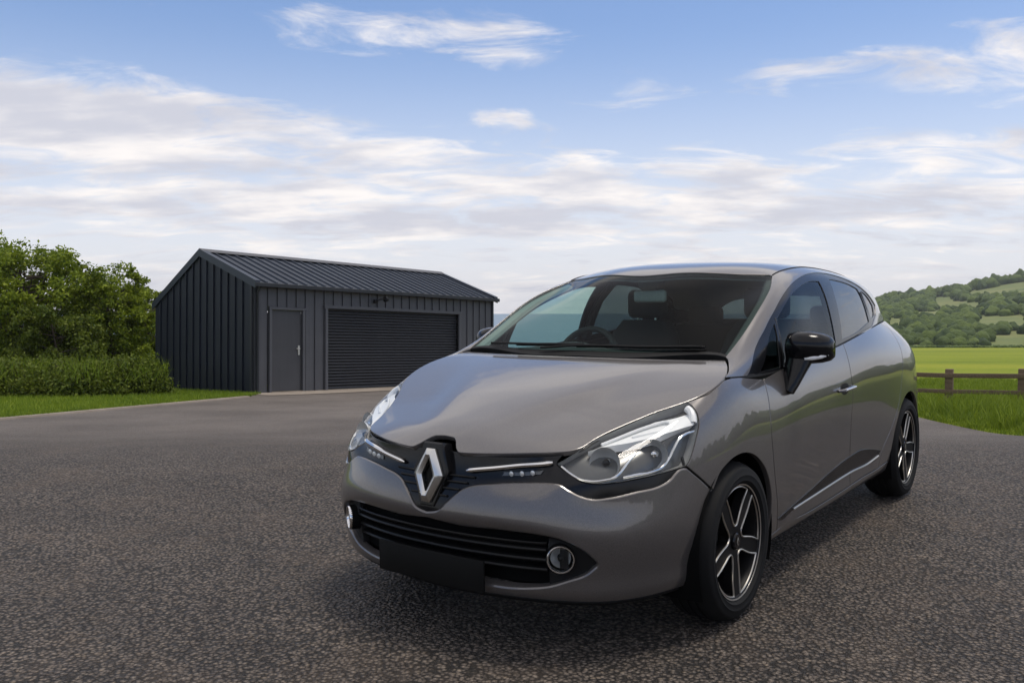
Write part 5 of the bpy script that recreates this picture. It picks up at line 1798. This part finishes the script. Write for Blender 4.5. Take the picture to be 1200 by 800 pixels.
# --- cabin
hl_ = [[(u + 0.004, v) for u, v in wt], [(u + 0.004, v * 1.015) for u, v in ws[:-1]] + [(0.03, -0.60)], [(0.03, -0.60), (0.05, -0.70)], [(0.05, -0.70), (0.20, -0.70)] + [(u, v + 0.012) for u, v in dlo[2:12]],
       [(dlo[11][0], dlo[11][1] + 0.012), (2.36, -0.84), (2.5, -0.86), (UE - 0.03, -0.86)], [(UE - 0.03, -0.86), (UE - 0.03, 0.0)]]
panel("headliner", TOP, hl_ + [mirror(s, True) for s in hl_[::-1]], M['headliner'], car, sides='C', off=-0.035, flange=0, step=0.05, inset=0)
for s in (1, -1):                                     # B and C pillar trims
    m = MB()
    b0 = on(TOP, [(1.34, TB), (1.37, -0.86), (1.41, -0.78), (1.47, -0.70)], -0.03) * [s, 1, 1]
    m.tube(b0, 0.045, 8, squash=0.5).build("pillar_trim", M['cabin'], car)
    c0 = on(TOP, [(2.10, TB), (2.12, -0.86), (2.10, -0.77)], -0.03) * [s, 1, 1]
    MB().tube(c0, 0.05, 8, squash=0.5).build("pillar_trim", M['cabin'], car)
    ap = on(TOP, resample([(0.06, -0.585), (0.30, -0.600), (0.60, -0.612), (0.93, -0.590)], 0.06), -0.035) * [s, 1, 1]
    MB().tube(ap, 0.034, 8, squash=0.6).build("pillar_trim", M['headliner' if s < 0 else 'cabin'], car)  # windscreen pillars: one coloured pale as if lit, the other dark as if shaded
    a0 = on(TOP, [(0.485, -0.93), (0.505, -0.80), (0.53, -0.71)], -0.014) * [s, 1, 1]
    MB().tube(a0, 0.013, 6).build("pillar_trim", M['cabin'], car)
db = MB()
prof = [(0.18, 0.99), (0.34, 1.005), (0.55, 1.015), (0.70, 1.005), (0.76, 0.97), (0.78, 0.88), (0.74, 0.74), (0.70, 0.55), (0.60, 0.30)]
xs = np.linspace(-0.735, 0.735, 25)
V = []
for x in xs:
    hump = 0.045 * math.exp(-((x + 0.37) / 0.17) ** 2)
    for y, z in prof:
        V.append((x * (0.93 + 0.07 * min(1, max(0, (y - .18) / .4))), y + 0.02 * (1 - (x / .735) ** 2), z - 0.02 + hump * math.exp(-((y - .66) / .16) ** 2)))
kk = len(prof)
db.add(V, [(i * kk + j, (i + 1) * kk + j, (i + 1) * kk + j + 1, i * kk + j + 1) for i in range(24) for j in range(kk - 1)])
db.build("dashboard", M['cabin'], car)
# steering wheel on the right-hand side of the car
swr = Matrix.Translation((-0.385, 0.84, 0.915)) @ Matrix.Rotation(rad(-24), 4, 'X')
m = MB()
ring = [(0.187 * math.cos(q), 0, 0.187 * math.sin(q)) for q in np.linspace(0, 2 * math.pi, 49)[:-1]]
m.tube(ring, 0.017, 8, closed=True)
m.tube([(-0.18, 0, 0.0), (0, -0.02, 0.0), (0.18, 0, 0.0)], [0.02, 0.05, 0.02], 8).tube([(0, -0.01, 0), (0, 0, -0.18)], 0.022, 8)
m.tube([(0, -0.02, 0), (0, -0.2, -0.02)], 0.04, 10)
sw = m.build("steering_wheel", M['cabin'], car)
sw.matrix_local = swr


def seat(x):
    st_ = bpy.data.objects.new("seat", None)
    COL.objects.link(st_)
    st_.parent = car
    st_.location = (x, 0, 0)
    MB().box((0, 1.13, 0.50), (0.50, 0.52, 0.16)).build("seat_cushion", M['cloth'], st_, bevel=0.05, segs=4)
    m_ = MB()
    secs_ = []
    for z, hw, th, yc_ in ((0.52, 0.24, 0.07, 1.36), (0.70, 0.255, 0.085, 1.40), (0.90, 0.25, 0.08, 1.45), (1.05, 0.205, 0.065, 1.485), (1.12, 0.15, 0.045, 1.50)):
        secs_.append([(hw * math.copysign(abs(math.cos(q)) ** 0.5, math.cos(q)), yc_ + th * math.copysign(abs(math.sin(q)) ** 0.6, math.sin(q)), z) for q in np.linspace(0, 2 * math.pi, 25)[:-1]])
    V_ = L(secs_).reshape(-1, 3)
    m_.add(V_, [(i * 24 + j, i * 24 + (j + 1) % 24, (i + 1) * 24 + (j + 1) % 24, (i + 1) * 24 + j) for i in range(4) for j in range(24)] + [tuple(4 * 24 + j for j in range(24))])
    m_.build("seat_back", M['cloth'], st_)
    MB().box((0, 1.52, 1.215), (0.25, 0.10, 0.17)).build("headrest", M['cloth'], st_, bevel=0.04, segs=4)
    MB().tube([(-0.06, 1.50, 1.08), (-0.06, 1.515, 1.2)], 0.008, 6).tube([(0.06, 1.50, 1.08), (0.06, 1.515, 1.2)], 0.008, 6).build("headrest_post", M['satin'], st_)


seat(-0.37)
seat(0.37)
rs = bpy.data.objects.new("rear_seat", None)
COL.objects.link(rs)
rs.parent = car
MB().box((0, 2.05, 0.52), (1.26, 0.5, 0.16)).build("seat_cushion", M['cloth'], rs, bevel=0.05, segs=3)
MB().box((0, 2.36, 0.80), (1.26, 0.14, 0.54), Matrix.Rotation(rad(-14), 3, 'X')).build("seat_back", M['cloth'], rs, bevel=0.05, segs=3)
for x in (-0.42, 0.42):
    MB().box((x, 2.44, 1.12), (0.24, 0.09, 0.13)).build("headrest", M['cloth'], rs, bevel=0.035, segs=3)
MB().box((0, 2.70, 1.035), (1.22, 0.46, 0.02)).box((0, 2.985, 1.03), (1.14, 0.10, 0.11)).build("parcel_shelf", M['cabin'], car)
m = MB().box((0, 0, 0), (0.205, 0.035, 0.064))
im = m.build("interior_mirror", M['headliner'], car, bevel=0.016, segs=3)
im.matrix_local = Matrix.Translation((-0.02, 0.90, 1.262)) @ Matrix.Rotation(rad(-10), 4, 'Z')
MB().box((-0.01, 0.90, 1.335), (0.12, 0.10, 0.08)).build("sensor_pod", M['cabin'], car, bevel=0.02)

# ------------------------------------------------------------------ sea air between here and the hill
bm = bmesh.new()
bmesh.ops.create_cube(bm, size=1.0)
hz_me = bpy.data.meshes.new("haze")
bm.to_mesh(hz_me)
bm.free()
hm_, t, b = new_mat("sea_air")
hm_.node_tree.nodes.remove(b)
vol = t.n('ShaderNodeVolumePrincipled', {'Color': (0.86, 0.90, 0.97, 1.0), 'Density': 0.00022, 'Anisotropy': 0.2})
t.link(vol.outputs[0], hm_.node_tree.nodes['Material Output'].inputs['Volume'])
ho = tag(link("haze", hz_me, hm_), kind='stuff')
ho.scale = (1900.0, 1700.0, 86.0)
ho.location = (250.0, 700.0, 7.0)
